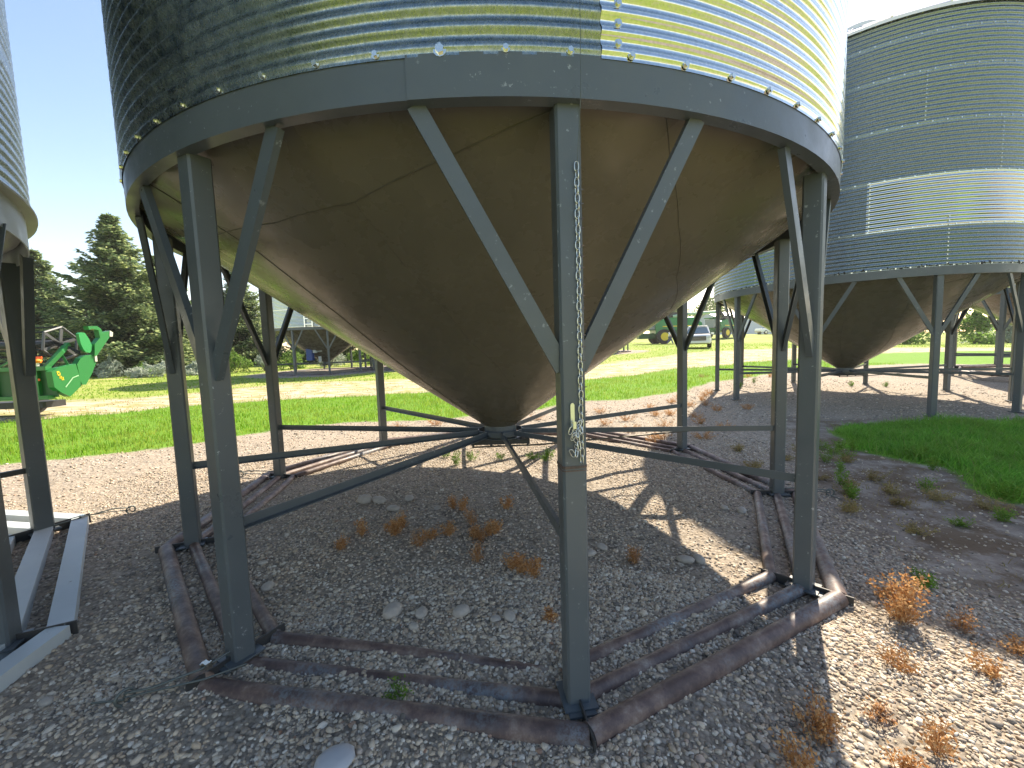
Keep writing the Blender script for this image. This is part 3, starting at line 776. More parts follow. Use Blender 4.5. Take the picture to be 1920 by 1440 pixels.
# ---------------------------------------------------------------- weeds
def weed(kind, x, y, h, wdt, seed, mt, label, group, name='dry_weed', cat='weed'):
    rnd = random.Random(seed); q = MB()
    for s_ in range(kind):
        a = rnd.uniform(0, 6.28); sp = wdt * rnd.uniform(.1, 1); hh = h * rnd.uniform(.5, 1.05)
        tip = Vector((math.cos(a) * sp, math.sin(a) * sp, hh)); b0 = Vector((math.cos(a) * sp * .25, math.sin(a) * sp * .25, -.005))
        q.tube([b0, (b0 + tip) * .5 + Vector((0, 0, hh * .08)), tip], .0016, 4, scale=[1, .8, .4])
        for j in range(int(26 + 110 * hh)):
            t = rnd.uniform(.15, 1); c_ = b0.lerp(tip, t) + Vector((rnd.gauss(0, 1), rnd.gauss(0, 1), rnd.gauss(0, .8))) * (.012 + .05 * hh * (1.1 - t))
            L = rnd.uniform(.009, .018) * (1 + hh); d = Vector((rnd.uniform(-1, 1), rnd.uniform(-1, 1), rnd.uniform(-.3, 1))).normalized(); s2 = d.orthogonal().normalized() * L * .35
            q.add([c_ - s2, c_ + s2, c_ + d * L], [(0, 1, 2)])
    o = q.build(name, mt); o.location = (x, y, gh1(x, y)); o.rotation_euler = (0, 0, rnd.uniform(0, 6))
    return tag(o, label, cat, group)
W1 = [(-1.08, 3.44), (-.99, 3.53), (-.79, 3.19), (-.59, 3.36), (-.4, 3.55), (-.35, 3.3), (-.28, 3.25), (-.61, 3.91), (-.09, 3.87), (.03, 2.77), (-1.41, 3.18), (-1.32, 3.4), (-.3, 2.93), (-.18, 3.38), (-1.04, 3.38), (-.72, 3.3), (-.52, 3.86), (.1, 2.72), (-.03, 2.83), (-.24, 3.33)]
for i, (x, y) in enumerate(W1): weed(9, x, y, .10 + .06 * ((i * 7) % 5) / 5, .075, 100 + i, M['dry'], 'dry orange weed tuft in the shaded gravel under the big cone', 'dry weeds under the big cone')
weed(12, .85, 2.87, .13, .075, 201, M['dry'], 'rounded orange dry weed just right of the front leg', None)
weed(7, .17, 2.27, .05, .05, 202, M['dry'], 'low dry weed left of the foot of the front leg', None)
W2 = [(1.18, 1.52, .16), (1.22, 1.6, .12), (1.0, 1.40, .12), (1.59, 1.46, .13), (1.8, 1.86, .09), (2.39, 2.11, .13), (2.2, 1.8, .10), (1.5, 1.62, .05), (2.5, 1.95, .07), (2.25, 2.4, .05), (1.4, 1.4, .09)]
for i, (x, y, h) in enumerate(W2): weed(8, x, y, h, .09, 300 + i, M['dry'], 'low orange dry weed in the sunlit gravel at bottom right', 'dry weeds in the sunlit gravel')
weed(26, 2.14, 2.19, .27, .14, 401, M['dry'], 'tallest orange dry weed, standing in the sunlit gravel', None)
W3 = [(2.14, 6.22), (2.3, 6.4), (5.0, 10.6), (4.6, 9.9), (7.0, 15.0), (9.5, 14.9), (3.2, 8.3), (3.0, 9.0), (4.0, 9.2), (3.6, 8.0), (-.4, 8.0), (1.2, 8.7), (9.0, 14.3), (8.4, 14.6), (4.3, 8.6), (2.0, 7.0), (2.7, 7.3), (2.2, 7.9), (1.7, 7.6), (3.4, 7.4), (2.9, 8.3), (4.4, 9.3), (5.3, 11.0), (3.8, 9.8), (4.2, 10.2), (1.9, 8.8), (.5, 8.3), (-1.5, 8.0), (-2.2, 7.7), (5.0, 8.7), (5.9, 8.2), (3.6, 6.9), (3.0, 6.4)]
for i, (x, y) in enumerate(W3): weed(14, x, y, .13, .22, 500 + i, M['dry'], 'rust coloured dry weed on the gravel between the two bins', 'dry weeds between the bins')
G1 = [(-.78, 5.41, .2), (-.98, 5.75, .15), (-.6, 5.6, .12), (.26, 5.55, .10), (.49, 5.66, .12), (.42, 5.4, .1), (-.2, 5.6, .09)]
for i, (x, y, h) in enumerate(G1): weed(9, x, y, h, .12, 600 + i, M['weed'], 'bright green weed in the sunlit gravel behind the hopper outlet', 'green weeds under the big cone', 'green_weed')
G2 = [(3.29, 3.9, .14), (4.12, 3.37, .12), (2.58, 2.5, .08), (-.59, 1.80, .018), (3.7, 3.3, .07), (6.6, 11.9, .2), (7.6, 12.9, .2), (9.6, 11.6, .15), (10.4, 11.4, .14)]
for i, (x, y, h) in enumerate(G2): weed(12, x, y, h, .1, 650 + i, M['weed'], 'small green weed growing out of bare gravel or dirt', 'scattered green weeds', 'green_weed')

T1 = [(3.35, 4.45), (3.5, 4.2), (3.75, 4.0), (4.0, 3.8), (3.6, 3.75), (3.3, 4.0), (4.3, 3.6), (3.9, 4.35), (3.45, 5.2), (3.9, 5.5), (4.1, 5.0), (3.0, 3.6), (3.2, 3.2), (4.4, 3.1), (4.0, 2.8), (3.6, 2.6), (4.6, 2.7), (4.9, 3.2), (2.9, 4.9), (3.1, 5.6)]
for i, (x, y) in enumerate(T1): weed(16, x, y, .07 + .05 * ((i * 5) % 4) / 4, .15, 850 + i, M['drygrass'], 'flattened dead grass tuft on the bare dirt right of the big bin', 'dead grass tufts on the bare dirt', 'dead_grass_tuft', 'grass tuft')
random.seed(77)
for i in range(14):
    a = random.uniform(.62, .95); d = random.uniform(5.3, 7.5); weed(8, d * math.sin(a), d * math.cos(a), .16, .12, 880 + i, M['weed'], 'broad leaved weed growing in the lush grass patch', 'weeds in the lush grass patch', 'green_weed')
# ---------------------------------------------------------------- trees
def spruce(seed, H, Rb, label, group, nb=15):
    rng = np.random.default_rng(seed); root = empty('spruce_tree', (0, 0, 0), label=label, cat='tree', group=group)
    MB().tube([(0, 0, -.3), (0, 0, H * .5), (0, 0, H)], .16 * H / 10, 9, scale=[1.1, .6, .08]).build('trunk', M['bark'], root)
    V, F = [], []; cnt = 0
    tw = MB()
    z = .4
    while z < H - .15:
        u = z / H; L0 = Rb * (1 - u) ** 1.15 * rng.uniform(.8, 1.15) + .12; n = int(nb * 1.7 * (1 - .4 * u))
        for k in range(n):
            a = rng.uniform(0, 2 * PI); L = L0 * rng.uniform(.5, 1.25); rise = .28 + .6 * u
            d = np.array([math.cos(a), math.sin(a), 0]); side = np.array([-d[1], d[0], 0])
            m_ = max(4, int(L / .13)); zz = z + rng.uniform(-.11, .11)
            def bp(t): return d * L * t + np.array([0, 0, zz + L * (rise * t * .75 - .55 * t + .42 * t * t)])
            if k % 3 == 0: tw.tube([bp(0), bp(.5), bp(1)], .02, 4, scale=[1, .6, .2])
            for j in range(m_):
                t = (j + 1) / m_; c = bp(t); wd = L * .34 * (1 - .75 * t) + .10
                ns = 9
                for s_ in range(ns):
                    f = rng.uniform(-1, 1); c2 = c + side * wd * f + d * rng.uniform(-.08, .12) + np.array([0, 0, rng.uniform(-.09, .02) - abs(f) * .07])
                    dr = side * f * .9 + d * rng.uniform(.3, 1.0) + np.array([0, 0, rng.uniform(-.5, .25)]); dr /= np.linalg.norm(dr)
                    ln = rng.uniform(.16, .34); up = np.array([rng.normal(0, .5), rng.normal(0, .5), 1]); s3 = np.cross(dr, up); s3 /= np.linalg.norm(s3); s3 *= ln * .20
                    V += [c2 - s3, c2 + s3, c2 + dr * ln * .6 + s3 * 1.1, c2 + dr * ln, c2 + dr * ln * .55 - s3 * 1.1]
                    F.append([cnt, cnt + 1, cnt + 2, cnt + 3, cnt + 4]); cnt += 5
        z += .30 + .10 * (1 - u)
    np_mesh('crown', np.array(V), np.array(F), M['needle'], parent=root)
    tw.build('branches', M['bark'], root)
    return root
sp1 = spruce(1, 11.2, 5.6, 'tallest blue green spruce behind the green harvester header', 'spruce trees along the shelterbelt', nb=13)
sp1.location = (-27.6, 29.6, .7)
SPR = [((-36.5, 32.5), .86, 1.2, 'spruce left of the tallest one, half behind the pale bin leg'), ((-30.5, 36.5), .88, 3.1, 'spruce in the gap between the left legs of the big bin'),
       ((-24.6, 38), .80, 4.5, 'spruce seen between the big bin legs and the distant bin'), ((-17.5, 39), .70, 2.4, 'spruce behind the distant bin with the ladder'), ((-11.5, 41), .66, .5, 'low spruce behind the big cone near its left edge'), ((-43, 34), .8, 5.2, 'spruce at the far left edge behind the pale bin')]
for (x, y), s, rz, lb in SPR:
    o = copy_tree(sp1); o.location = (x, y, g(x, y)); o.scale = (s, s, s); o.rotation_euler = (0, 0, rz); o['label'] = lb

def leafy(name, cx, cy, rx, ry, h, n, sz, mt, label, cat, group, seed, trunk=0, z0=0):
    rng = np.random.default_rng(seed); root = empty(name, (cx, cy, g(cx, cy)), label=label, cat=cat, group=group)
    nc = max(5, int(n / 160)); cen = rng.normal(0, .42, (nc, 3)); cen[:, 2] = rng.uniform(.1, .9, nc)
    cl = rng.integers(0, nc, n); P_ = cen[cl] + rng.normal(0, .14, (n, 3))
    w_ = np.sqrt(np.clip(1.05 - P_[:, 2] ** 2, .1, 1)); P_[:, 0] *= w_ * rx; P_[:, 1] *= w_ * ry; P_[:, 2] = np.abs(P_[:, 2]) * (h - z0) + z0
    a = rng.normal(0, 1, (n, 3)); a /= np.linalg.norm(a, axis=1)[:, None]; b = np.cross(a, rng.normal(0, 1, (n, 3))); b /= np.linalg.norm(b, axis=1)[:, None]
    s = (sz * rng.uniform(.5, 1.3, n))[:, None]
    V = np.stack([P_ - a * s, P_ + b * s * .5, P_ + a * s, P_ - b * s * .5], 1).reshape(-1, 3); F = np.arange(n * 4).reshape(-1, 4)
    np_mesh('foliage', V, F, mt, parent=root)
    st = MB()
    if trunk: st.tube([(0, 0, -.2), (0, 0, h * .6)], trunk, 8, scale=[1, .5])
    else:
        for k in range(5): st.tube([(0, 0, -.05), (rng.uniform(-.5, .5) * rx, rng.uniform(-.5, .5) * ry, h * .6)], .02, 5)
    st.build('trunk' if trunk else 'stem', M['bark'], root)
    return root
SH = [(-24.4, 25.2, 1.0, 1.15, 'silver'), (-22.0, 24.6, 1.3, .75, 'silver'), (-20.6, 24.9, 1.2, .8, 'silver'), (-19.3, 25.3, 1.0, .7, 'silver'), (-17.6, 26.4, 1.2, 1.1, 'leaf'), (-16.4, 27.5, 1.1, 1.2, 'silver'), (-15.2, 28.6, 1.3, 1.3, 'leaf'), (-13.3, 30.2, 1.3, 1.3, 'silver'), (-11.3, 31, 1.2, 1.1, 'leaf'), (-9.3, 31.8, 1.1, 1.1, 'silver'), (-26.5, 26.6, 1.1, .8, 'leaf'), (-23.2, 26.0, 1.2, .7, 'leaf'), (-18.6, 27.4, 1.4, 1.3, 'yellowleaf')]
for i, (x, y, r_, h, k_) in enumerate(SH):
    leafy('shrub', x, y, r_, r_ * .8, h, 1500, .07, M[k_], {'silver': 'silvery leaved shrub at the foot of the spruce row', 'leaf': 'dark green shrub at the foot of the spruce row', 'yellowleaf': 'light green shrub at the foot of the spruce row'}[k_], 'shrub', 'shrubs below the spruce row', 700 + i)
DT = [(47, 119, 8, 9.5), (58, 122, 9, 10.5), (72, 125, 9, 9), (37, 116, 7, 8.5), (86, 122, 9, 8.5), (28, 121, 8, 8), (99, 117, 9, 8)]
for i, (x, y, r_, h) in enumerate(DT):
    leafy('broadleaf_tree', x, y, r_, r_ * .7, h, 5000, .36, M['yellowleaf'], 'light green broadleaf tree on the skyline behind the shed', 'tree', 'broadleaf trees behind the shed', 800 + i, trunk=.25, z0=2)
for i in range(11):
    x = 36 + i * 4.4; y = 42 - i * .4 + 1.5 * math.sin(i * 2.1)
    leafy('bush', x, y, 2.9, 2.0, 3.1 + .9 * math.sin(i * 1.7), 2600, .17, M['leaf' if i % 3 else 'silver'], 'dense bush in the hedge beyond the lawn on the right', 'bush', 'hedge bushes beyond the right lawn', 900 + i)

# ---------------------------------------------------------------- harvester header at left
JG = mat('farm_green', (.02, .20, .045), .35); JD = mat('farm_dark_green', (.012, .09, .02), .45); JY = mat('farm_yellow', (.75, .55, .02), .4)
OR = mat('orange_reflector', (.9, .12, .01), .4); AM = mat('amber_lamp', (.95, .3, .02), .25); SIL = mat('brushed_rim', (.7, .7, .62), .4, .5)
def header():
    x0, y0 = -11.5, 10.3; gzv = g(x0, y0)
    root = empty('harvester_header', (x0, y0, gzv), label='green harvester header with black reel and orange lamp at the left edge', cat='harvester header')
    def E(t):  # panel polygon in y,z -> local
        return lambda a, b, k: (t + k, a - y0, b - gzv)
    L = 6.2
    # rear sheet, beam, bottom tube
    fr = MB().box((-L / 2, .12, 1.05 - gzv), (L, .04, .70)); fr.build('back_sheet', JD, root)
    bm_ = MB().box((-L / 2 - .05, .06, 1.43 - gzv), (L - .1, .16, .10), 0, .01).box((-L / 2 - .05, .06, .70 - gzv), (L - .1, .16, .10), 0, .01)
    for k in range(6): bm_.box((-.4 - k * 1.1, .07, 1.06 - gzv), (.08, .10, .62))
    bm_.build('frame_beam', JG, root)
    q = MB().prism([(10.28, 1.34), (10.43, 1.43), (10.87, 1.52), (10.95, 1.1), (10.92, .91), (10.64, .68), (10.45, .80), (10.3, .95)], E(0), -.10, .06)
    o = q.build('end_panel', JG, root)
    # raised crease strip and decal-like badge bars
    MB().sweep([(.066, 10.55 - y0, .93 - gzv), (.066, 10.75 - y0, 1.16 - gzv), (.066, 10.9 - y0, 1.21 - gzv)], [(-.004, -.012), (.004, -.012), (.004, .012), (-.004, .012)]).build('crease', mat('pale_green_edge', (.35, .6, .35), .4), o)
    bd = MB()
    for (yy, zz, w_, h_) in ((10.42, 1.33, .06, .035), (10.405, 1.29, .02, .05), (10.46, 1.285, .02, .05), (10.435, 1.25, .06, .03), (10.45, 1.19, .022, .06), (10.485, 1.18, .02, .065), (10.52, 1.165, .022, .06), (10.47, 1.215, .05, .015), (10.51, 1.125, .06, .018)):
        bd.box((.0625, yy - y0, zz - gzv), (.005, w_, h_))
    bd.build('badge', JY, o)
    MB().prism([(10.91, 1.50), (11.02, 1.66), (11.16, 1.74), (11.44, 1.76), (11.44, 1.58), (11.27, 1.24), (11.08, .95), (10.97, .96)], E(0), -.10, .05).build('front_panel', JG, root)
    MB().prism([(10.88, 1.50), (10.92, 1.49), (11.0, 1.1), (10.97, .92), (10.92, .95)], E(0), -.08, .03).build('panel_gap', M['black'], root)
    MB().prism([(11.27, 2.52), (11.52, 2.54), (11.62, 2.47), (11.66, 2.37), (11.85, 2.41), (11.9, 2.34), (11.85, 2.25), (11.42, 1.72), (11.36, 1.72), (11.40, 2.04), (11.57, 2.22), (11.55, 2.42), (11.38, 2.46), (11.30, 2.42)], E(0), -.05, .09).build('crop_divider', JG, root)
    MB().prism([(11.84, 2.26), (11.93, 2.26), (11.95, 2.38), (11.86, 2.43)], E(0), -.04, .10).prism([(11.38, 1.56), (11.44, 1.56), (11.44, 1.73), (11.38, 1.73)], E(0), -.08, .07).build('skid_cap', mat('bare_plastic', (.6, .6, .5), .5), root)
    MB().prism([(11.04, 2.31), (11.10, 2.35), (11.21, 2.34), (11.30, 2.18), (11.36, 2.0), (11.34, 1.87), (11.28, 1.80), (11.18, 1.82), (11.12, 1.9), (11.07, 2.05)], E(0), -.03, .05).build('drive_cover', mat('bright_green', (.03, .30, .08), .35), root)
    # reel: tube, bats, end spider
    rc = (11.0 - y0, 2.05 - gzv)
    rl = MB().tube([(-L, rc[0], rc[1]), (-.45, rc[0], rc[1])], .11, 14); rr_ = rl.build('reel_tube', M['dark_metal'], root, smooth=40)
    for k in range(6):
        a = k * PI / 3 + .35; yy, zz = rc[0] + .46 * math.cos(a), rc[1] + .46 * math.sin(a)
        bt = MB().tube([(-L, yy, zz), (-.4, yy, zz)], .025, 6)
        for j in range(50): bt.add([(-L + j * .118, yy, zz), (-L + j * .118 + .012, yy, zz), (-L + j * .118 + .006, yy - .05, zz - .2)], [(0, 1, 2)])
        bt.build('reel_bat', M['black'], root)
    for xx in (-.42, -3.2):
        s_ = MB()
        for k in range(6):
            a = k * PI / 3 + .35; a2 = a + PI / 3; p0 = (xx, rc[0] + .46 * math.cos(a), rc[1] + .46 * math.sin(a)); p1 = (xx, rc[0] + .46 * math.cos(a2), rc[1] + .46 * math.sin(a2))
            s_.tube([p0, p1], .03, 6).sweep([(xx, *rc), p0], [(-.012, -.035), (.012, -.035), (.012, .035), (-.012, .035)])
        s_.build('reel_spider', mat('grey_cast', (.10, .105, .11), .5, .3) if xx > -1 else M['dark_metal'], root)
    # lifting arm, hoses, braces
    ar = MB().sweep([(-.2, .1, 1.45 - gzv), (-.15, .45, 1.85 - gzv), (-.25, .72, 2.05 - gzv)], [(-.05, -.05), (.05, -.05), (.05, .05), (-.05, .05)])
    MB().sweep([(-.1, .52, 1.5 - gzv), (-.18, .45, 1.85 - gzv)], [(-.025, -.025), (.025, -.025), (.025, .025), (-.025, .025)]).build('arm_strut', JG, root)
    MB().sweep([(-1.4, .08, 1.46 - gzv), (-.9, .2, 1.78 - gzv)], [(-.02, -.02), (.02, -.02), (.02, .02), (-.02, .02)]).build('arm_strut', JG, root)
    ar.build('reel_arm', JG, root)
    hs = MB()
    for k in range(5):
        hs.tube([(-.5 - .05 * k, .2, 1.62 + .02 * k - gzv), (-.62, .3, 1.85 + .04 * k - gzv), (-.35, .5, 2.02 + .03 * k - gzv), (-.12, .65 + .02 * k, 1.92 - gzv), (-.02, .8, 1.75 + .02 * k - gzv)], .014, 6)
    hs.build('hoses', M['black'], root, smooth=60)
    lp = MB().box((-.40, .02, 1.70 - gzv), (.42, .05, .06), 0, .01); lp.build('marker_board', OR, root)
    MB().lathe([(0, -.05), (.1, -.05), (.12, 0), (.1, .05), (0, .05)], 16, c=(-.30, -.03, 1.62 - gzv)).build('amber_lamp', AM, root)
    MB().box((-.30, -.02, 1.53 - gzv), (.09, .06, .08)).build('lamp_bracket', SIL, root)
    MB().box((-.62, .03, 1.15 - gzv), (.62, .012, .055)).build('reflector', OR, root)
    # transport wheels under it, touching the ground
    for xx in (-1.2, -3.9):
        wz = g(x0 + xx, y0 + .5) - gzv
        ty = MB()
        prof = [(.0, -.13), (.22, -.13), (.30, -.12), (.33, -.05), (.33, .05), (.30, .12), (.22, .13), (0, .13)]
        n = 22
        vs = []; fs = []
        for i in range(n):
            a = 2 * PI * i / n
            for r_, t in prof: vs.append((xx + t, .55 + r_ * math.cos(a), wz + .33 + r_ * math.sin(a)))
        k = len(prof)
        for i in range(n):
            for j in range(k - 1): fs.append((i * k + j, ((i + 1) % n) * k + j, ((i + 1) % n) * k + j + 1, i * k + j + 1))
        wh = ty.add(vs, fs).build('transport_wheel', M['black'], root)
        MB().box((xx + .2, .5, wz + .42), (.05, .08, .5)).build('wheel_bracket', JD, wh)
    MB().box((-3.1, .45, .50 - gzv), (5.3, .55, .16), 0, .04).build('float_skid', M['dark_metal'], root)
    return root
header()

# ---------------------------------------------------------------- vehicles, shed, person far right
WP = mat('white_car_paint', (.86, .87, .87), .2); GL = mat('dark_glass', (.14, .20, .24), .06); CHR = mat('grille_metal', (.35, .33, .32), .3, .8); LAMP = mat('headlamp_glass', (.7, .72, .74), .15)
def loft(secs, mb=None):
    """secs: list of (y, [(x,z) ...]) same count"""
    mb = mb or MB(); n = len(secs[0][1]); vs = [(x, y, z) for y, pr in secs for x, z in pr]; fs = []
    for i in range(len(secs) - 1):
        for j in range(n): fs.append((i * n + j, i * n + (j + 1) % n, (i + 1) * n + (j + 1) % n, (i + 1) * n + j))
    fs += [tuple(range(n)), tuple(range((len(secs) - 1) * n, len(secs) * n))[::-1]]
    return mb.add(vs, fs)
def sec(w0, w1, z0, z1, z2=None):
    z2 = z2 or (z0 + z1) / 2
    return [(-w0 * .9, z0), (w0 * .9, z0), (w0, z0 + .12), (w0, z2), (w1, z1 - .06), (w1 * .9, z1), (-w1 * .9, z1), (-w1, z1 - .06), (-w0, z2), (-w0, z0 + .12)]
def wheel(parent, x, y, r, w_, rim=None, ang=0, rimr=.6):
    t = MB(); vs, fs = [], []; n = 20; prof = [(0, -w_ / 2), (r * .93, -w_ / 2), (r, -w_ * .35), (r, w_ * .35), (r * .93, w_ / 2), (0, w_ / 2)]
    for i in range(n):
        a = 2 * PI * i / n
        vs += [(x + tt, y + q * math.cos(a), r + q * math.sin(a)) for q, tt in prof]
    k = len(prof)
    for i in range(n):
        for j in range(k - 1): fs.append((i * k + j, ((i + 1) % n) * k + j, ((i + 1) % n) * k + j + 1, i * k + j + 1))
    o = t.add(vs, fs).build('wheel', M['black'], parent)
    h = MB(); s_ = 1 if x > 0 else -1; vs = [(x + s_ * (w_ / 2 + .012), y, r)]; fs = []
    for i in range(n):
        a = 2 * PI * i / n; vs.append((x + s_ * (w_ / 2 + .008), y + r * rimr * math.cos(a), r + r * rimr * math.sin(a)))
    fs = [(0, 1 + i, 1 + (i + 1) % n) for i in range(n)]
    h.add(vs, fs).build('rim', rim or SIL, o)
    return o
def suv():
    x, y = 15.55, 34.4
    root = empty('parked_car', (x, y, g(x, y)), math.atan2(-x, y) * -1 * 0 + R_(-24), label='white sport utility vehicle facing the camera on the far lawn', cat='car')
    # front faces -Y
    b = loft([(-2.35, sec(.86, .80, .38, .86)), (-2.2, sec(.95, .90, .32, 1.02)), (-1.1, sec(.97, .90, .3, 1.12)), (2.2, sec(.97, .92, .3, 1.14)), (2.35, sec(.9, .86, .4, 1.05))]); b.build('body', WP, root, smooth=30)
    c_ = loft([(-1.05, sec(.90, .86, 1.05, 1.13, 1.1)), (-.35, sec(.90, .70, 1.08, 1.72, 1.2)), (1.9, sec(.90, .70, 1.08, 1.74, 1.2)), (2.25, sec(.88, .80, 1.06, 1.2, 1.1))]); cb = c_.build('cabin', GL, root, smooth=30)
    loft([(-.42, sec(.70, .66, 1.69, 1.78, 1.72)), (1.95, sec(.70, .66, 1.70, 1.79, 1.73))]).build('roof', WP, root, smooth=30)
    for s_ in (-1, 1):
        MB().sweep([(s_ * .88, -1.05, 1.12), (s_ * .72, -.38, 1.70)], [(-.03, -.03), (.03, -.03), (.03, .03), (-.03, .03)]).build('windscreen_pillar', WP, root)
        MB().box((s_ * .79, -2.34, .84), (.22, .14, .20), 0, .02).build('headlight', LAMP, root)
        MB().box((s_ * 1.08, -.85, 1.15), (.2, .14, .16), 0, .02).build('wing_mirror', WP, root)
        for yy in (-1.45, 1.45): wheel(root, s_ * .86, yy, .38, .24)
    gr = MB().box((0, -2.38, .76), (1.16, .06, .34), 0, .01)
    g_ = gr.build('grille', M['black'], root)
    sb = MB()
    for k in range(3): sb.box((0, -2.425, .66 + k * .10), (1.12, .03, .04))
    sb.build('grille_bar', CHR, g_)
    MB().box((0, -2.38, .47), (1.74, .12, .14), 0, .02).build('bumper', WP, root)
    return root
suv()
def pickup():
    x, y = 54.2, 86.5
    root = empty('parked_pickup', (x, y, g(x, y)), R_(98), label='white pickup truck parked in front of the pale shed', cat='pickup truck')
    loft([(-2.9, sec(.86, .82, .5, 1.05)), (-2.7, sec(.98, .92, .42, 1.16)), (-1.4, sec(1.0, .95, .42, 1.2)), (2.7, sec(1.0, .95, .45, 1.2)), (2.85, sec(.96, .9, .5, 1.15))]).build('body', WP, root, smooth=30)
    loft([(-1.35, sec(.92, .88, 1.1, 1.2, 1.15)), (-.65, sec(.92, .74, 1.15, 1.86, 1.3)), (.95, sec(.92, .74, 1.15, 1.86, 1.3)), (1.2, sec(.92, .85, 1.1, 1.25, 1.15))]).build('cab', GL, root, smooth=30)
    loft([(-.7, sec(.76, .7, 1.82, 1.92, 1.86)), (1.0, sec(.76, .7, 1.82, 1.92, 1.86))]).build('roof', WP, root, smooth=30)
    for s_ in (-1, 1):
        for yy in (-.7, .2, 1.0): MB().sweep([(s_ * .93, yy - .1, 1.18), (s_ * .76, yy, 1.84)], [(-.04, -.03), (.04, -.03), (.04, .03), (-.04, .03)]).build('cab_pillar', WP, root)
        for yy in (-1.9, 1.75): wheel(root, s_ * .9, yy, .42, .26)
        MB().box((s_ * .72, -2.84, .92), (.3, .1, .2)).build('headlight', LAMP, root)
    MB().box((0, 2.86, .62), (1.7, .1, .2)).build('bumper', CHR, root)
    return root
pickup()
def combine(x, y, rz, label, name='combine_harvester', aug=True):
    root = empty(name, (x, y, g(x, y)), rz, label=label, cat='combine harvester', group='green combine harvesters in the yard')
    loft([(-2.6, sec(1.3, 1.2, 1.3, 3.0)), (-1.0, sec(1.5, 1.4, 1.1, 3.4)), (2.2, sec(1.5, 1.35, 1.1, 3.4)), (3.4, sec(1.3, 1.1, 1.4, 2.7))]).build('body', JG, root, smooth=30)
    for s_ in (-1, 1):
        MB().box((s_ * 1.52, .5, 2.25), (.03, 4.6, .12)).build('stripe', JY, root)
        MB().box((s_ * 1.51, .9, 1.5), (.04, 4.4, .55)).build('side_panel', JD, root)
        wheel(root, s_ * 1.7, -1.7, .95, .6, JY, rimr=.55); wheel(root, s_ * 1.35, 2.7, .68, .4, JY, rimr=.68)
    cb = loft([(-3.9, sec(.9, .95, 1.9, 3.4)), (-2.4, sec(.95, 1.0, 1.8, 3.5))]).build('cab', GL, root, smooth=30)
    MB().box((0, -3.2, 3.6), (2.1, 2.0, .16), 0, .1).build('cab_roof', JG, cb)
    MB().box((0, -3.5, 1.1), (1.1, 2.2, .7)).build('feeder_house', JD, root)
    MB().box((0, -.2, 3.75), (2.4, 2.4, .6), 0, .1).build('grain_tank', M['dark_metal'], root)
    if aug:
        MB().tube([(1.2, -.4, 3.5), (1.6, 1.5, 3.75), (1.6, 5.0, 3.85)], .2, 12).build('unloading_auger', mat('pale_green_tube', (.35, .5, .38), .5), root)
        MB().sweep([(1.6, 5.0, 3.88), (1.6, 5.5, 3.75), (1.6, 5.85, 3.25)], [(-.25, -.2), (.25, -.2), (.2, .2), (-.2, .2)]).build('auger_spout', M['dark_metal'], root)
    return root
combine(21.5, 55.0, R_(-91), 'green combine harvester with yellow stripe behind the walking person')
combine(39.0, 76.0, R_(-60), 'hazy green combine harvester in front of the pale shed', aug=False)
def shed():
    x, y = 64.6, 106.9; gz_ = g(52, 100) - .3
    root = empty('shed', (x, y, gz_), R_(7.5), label='pale blue white metal shed with a low gable roof', cat='shed')
    WL = mat('pale_shed_steel', (.50, .55, .66), .5, .1); t = NT(WL)
    wv = t.n('TexWave', Scale=2.2); t.l(t.co('Object', (1, 1, 0)), wv.inputs['Vector']); t.bump(wv.outputs['Fac'], .4, .03)
    a, b, h, rf = 15.0, 5.0, 4.2, 1.7
    MB().prism([(-b, 0), (b, 0), (b, h), (0, h + rf), (-b, h)], lambda u, v, k: (k, u, v), -a, a).build('wall', WL, root)
    r = MB()
    for s_ in (-1, 1): r.prism([(0, h + rf + .03), (s_ * (b + .35), h - .05), (s_ * (b + .35), h + .05), (0, h + rf + .13)], lambda u, v, k: (k, u, v), -a - .3, a + .3)
    r.build('roof', M['roof'], root)
    dr = MB().box((-9.2, -b - .03, 1.6), (3.6, .05, 3.2)); dd = dr.build('door', mat('shed_door', (.58, .6, .66), .5), root)
    MB().box((-7.6, -b - .07, 1.2), (.06, .04, .3)).build('handle', M['dark_metal'], dd)
    for xx in (-.8, 1.8, 4.4):
        wv_ = MB().box((xx, -b - .02, 2.7), (1.2, .05, .8)).build('window', WP, root); MB().box((xx, -b - .05, 2.7), (1.06, .02, .66)).build('pane', GL, wv_)
    return root
shed()
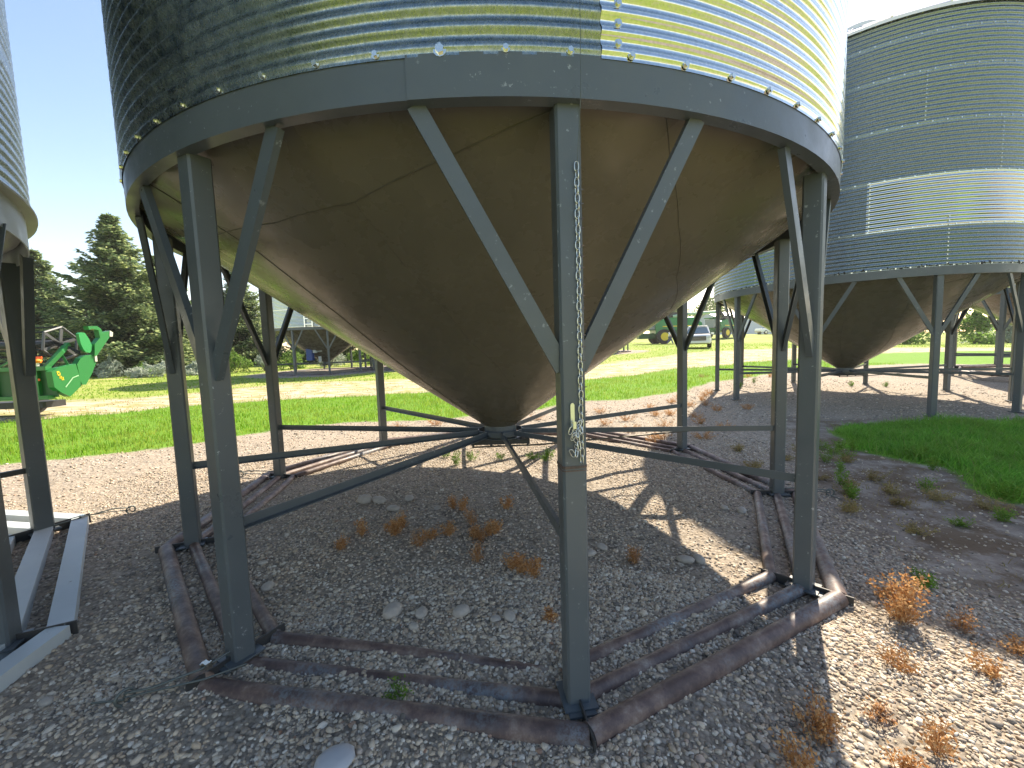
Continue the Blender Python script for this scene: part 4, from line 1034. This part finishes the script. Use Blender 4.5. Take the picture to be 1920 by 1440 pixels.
def person():
    x, y = 18.95, 49.3; gz_ = g(x, y)
    root_label = 'person in white shirt and blue trousers walking right beside the combine'
    def skin(nm, verts, edges, mt, parent=None):
        me = bpy.data.meshes.new(nm); me.from_pydata([v[0] for v in verts], edges, []); me.materials.append(mt)
        o = bpy.data.objects.new(nm, me); COL.objects.link(o)
        if parent: o.parent = parent
        o.modifiers.new('skin', 'SKIN'); sub = o.modifiers.new('sub', 'SUBSURF'); sub.levels = 1; sub.render_levels = 1
        for i, v in enumerate(verts): me.skin_vertices[0].data[i].radius = (v[1], v[1])
        me.skin_vertices[0].data[0].use_root = True
        return o
    SK = mat('skin_tone', (.45, .28, .2), .6)
    V = [((0, 0, .95), .13), ((0, 0, 1.2), .14), ((0, 0, 1.42), .15), ((.01, 0, 1.52), .055), ((.03, 0, 1.64), .095), ((.03, 0, 1.74), .07),
         ((0, -.18, 1.42), .055), ((-.10, -.24, 1.18), .042), ((.05, -.27, .98), .032), ((.10, -.27, .90), .03),
         ((0, .18, 1.42), .055), ((.08, .24, 1.18), .042), ((.24, .25, 1.03), .032), ((.30, .25, .98), .03),
         ((0, -.09, .88), .09), ((.20, -.1, .52), .065), ((.36, -.1, .10), .045), ((.50, -.1, .05), .04),
         ((0, .09, .88), .09), ((-.05, .1, .50), .065), ((-.28, .1, .14), .045), ((-.20, .1, .05), .04)]
    Eg = [(0, 1), (1, 2), (2, 3), (3, 4), (4, 5), (2, 6), (6, 7), (7, 8), (8, 9), (2, 10), (10, 11), (11, 12), (12, 13), (0, 14), (14, 15), (15, 16), (16, 17), (0, 18), (18, 19), (19, 20), (20, 21)]
    b = skin('person', V, Eg, SK); b.location = (x, y, gz_); tag(b, root_label, 'person')
    def pick(ids, grow):
        mp = {q: i for i, q in enumerate(ids)}
        return [(V[q][0], V[q][1] + grow) for q in ids], [(mp[a], mp[c]) for a, c in Eg if a in mp and c in mp]
    v, e = pick([1, 0, 2, 6, 7, 10, 11], .03); skin('shirt', v, e, mat('white_cotton', (.75, .76, .82), .8), b)
    v, e = pick([0, 14, 15, 16, 18, 19, 20], .022); skin('trousers', v, e, mat('blue_denim', (.05, .08, .2), .8), b)
    MB().ico((.02, 0, 1.74), .115, 1, (1, .9, .7)).build('cap', mat('dark_cap', (.4, .4, .42), .8), b, smooth='all')
person()

# ---------------------------------------------------------------- dusty air
hb_ = MB().box((0, 0, 5.8), (880, 880, 18.6))
hz = bpy.data.materials.new('dusty_air'); hz.use_nodes = True
for n_ in list(hz.node_tree.nodes):
    if n_.type == 'BSDF_PRINCIPLED': hz.node_tree.nodes.remove(n_)
pv = hz.node_tree.nodes.new('ShaderNodeVolumePrincipled'); pv.inputs['Color'].default_value = (.95, .93, .9, 1); pv.inputs['Density'].default_value = .0005; pv.inputs['Anisotropy'].default_value = .3
hz.node_tree.links.new(pv.outputs[0], hz.node_tree.nodes['Material Output'].inputs['Volume'])
tag(hb_.build('haze', hz), 'thin dusty haze over the yard', kind='stuff')
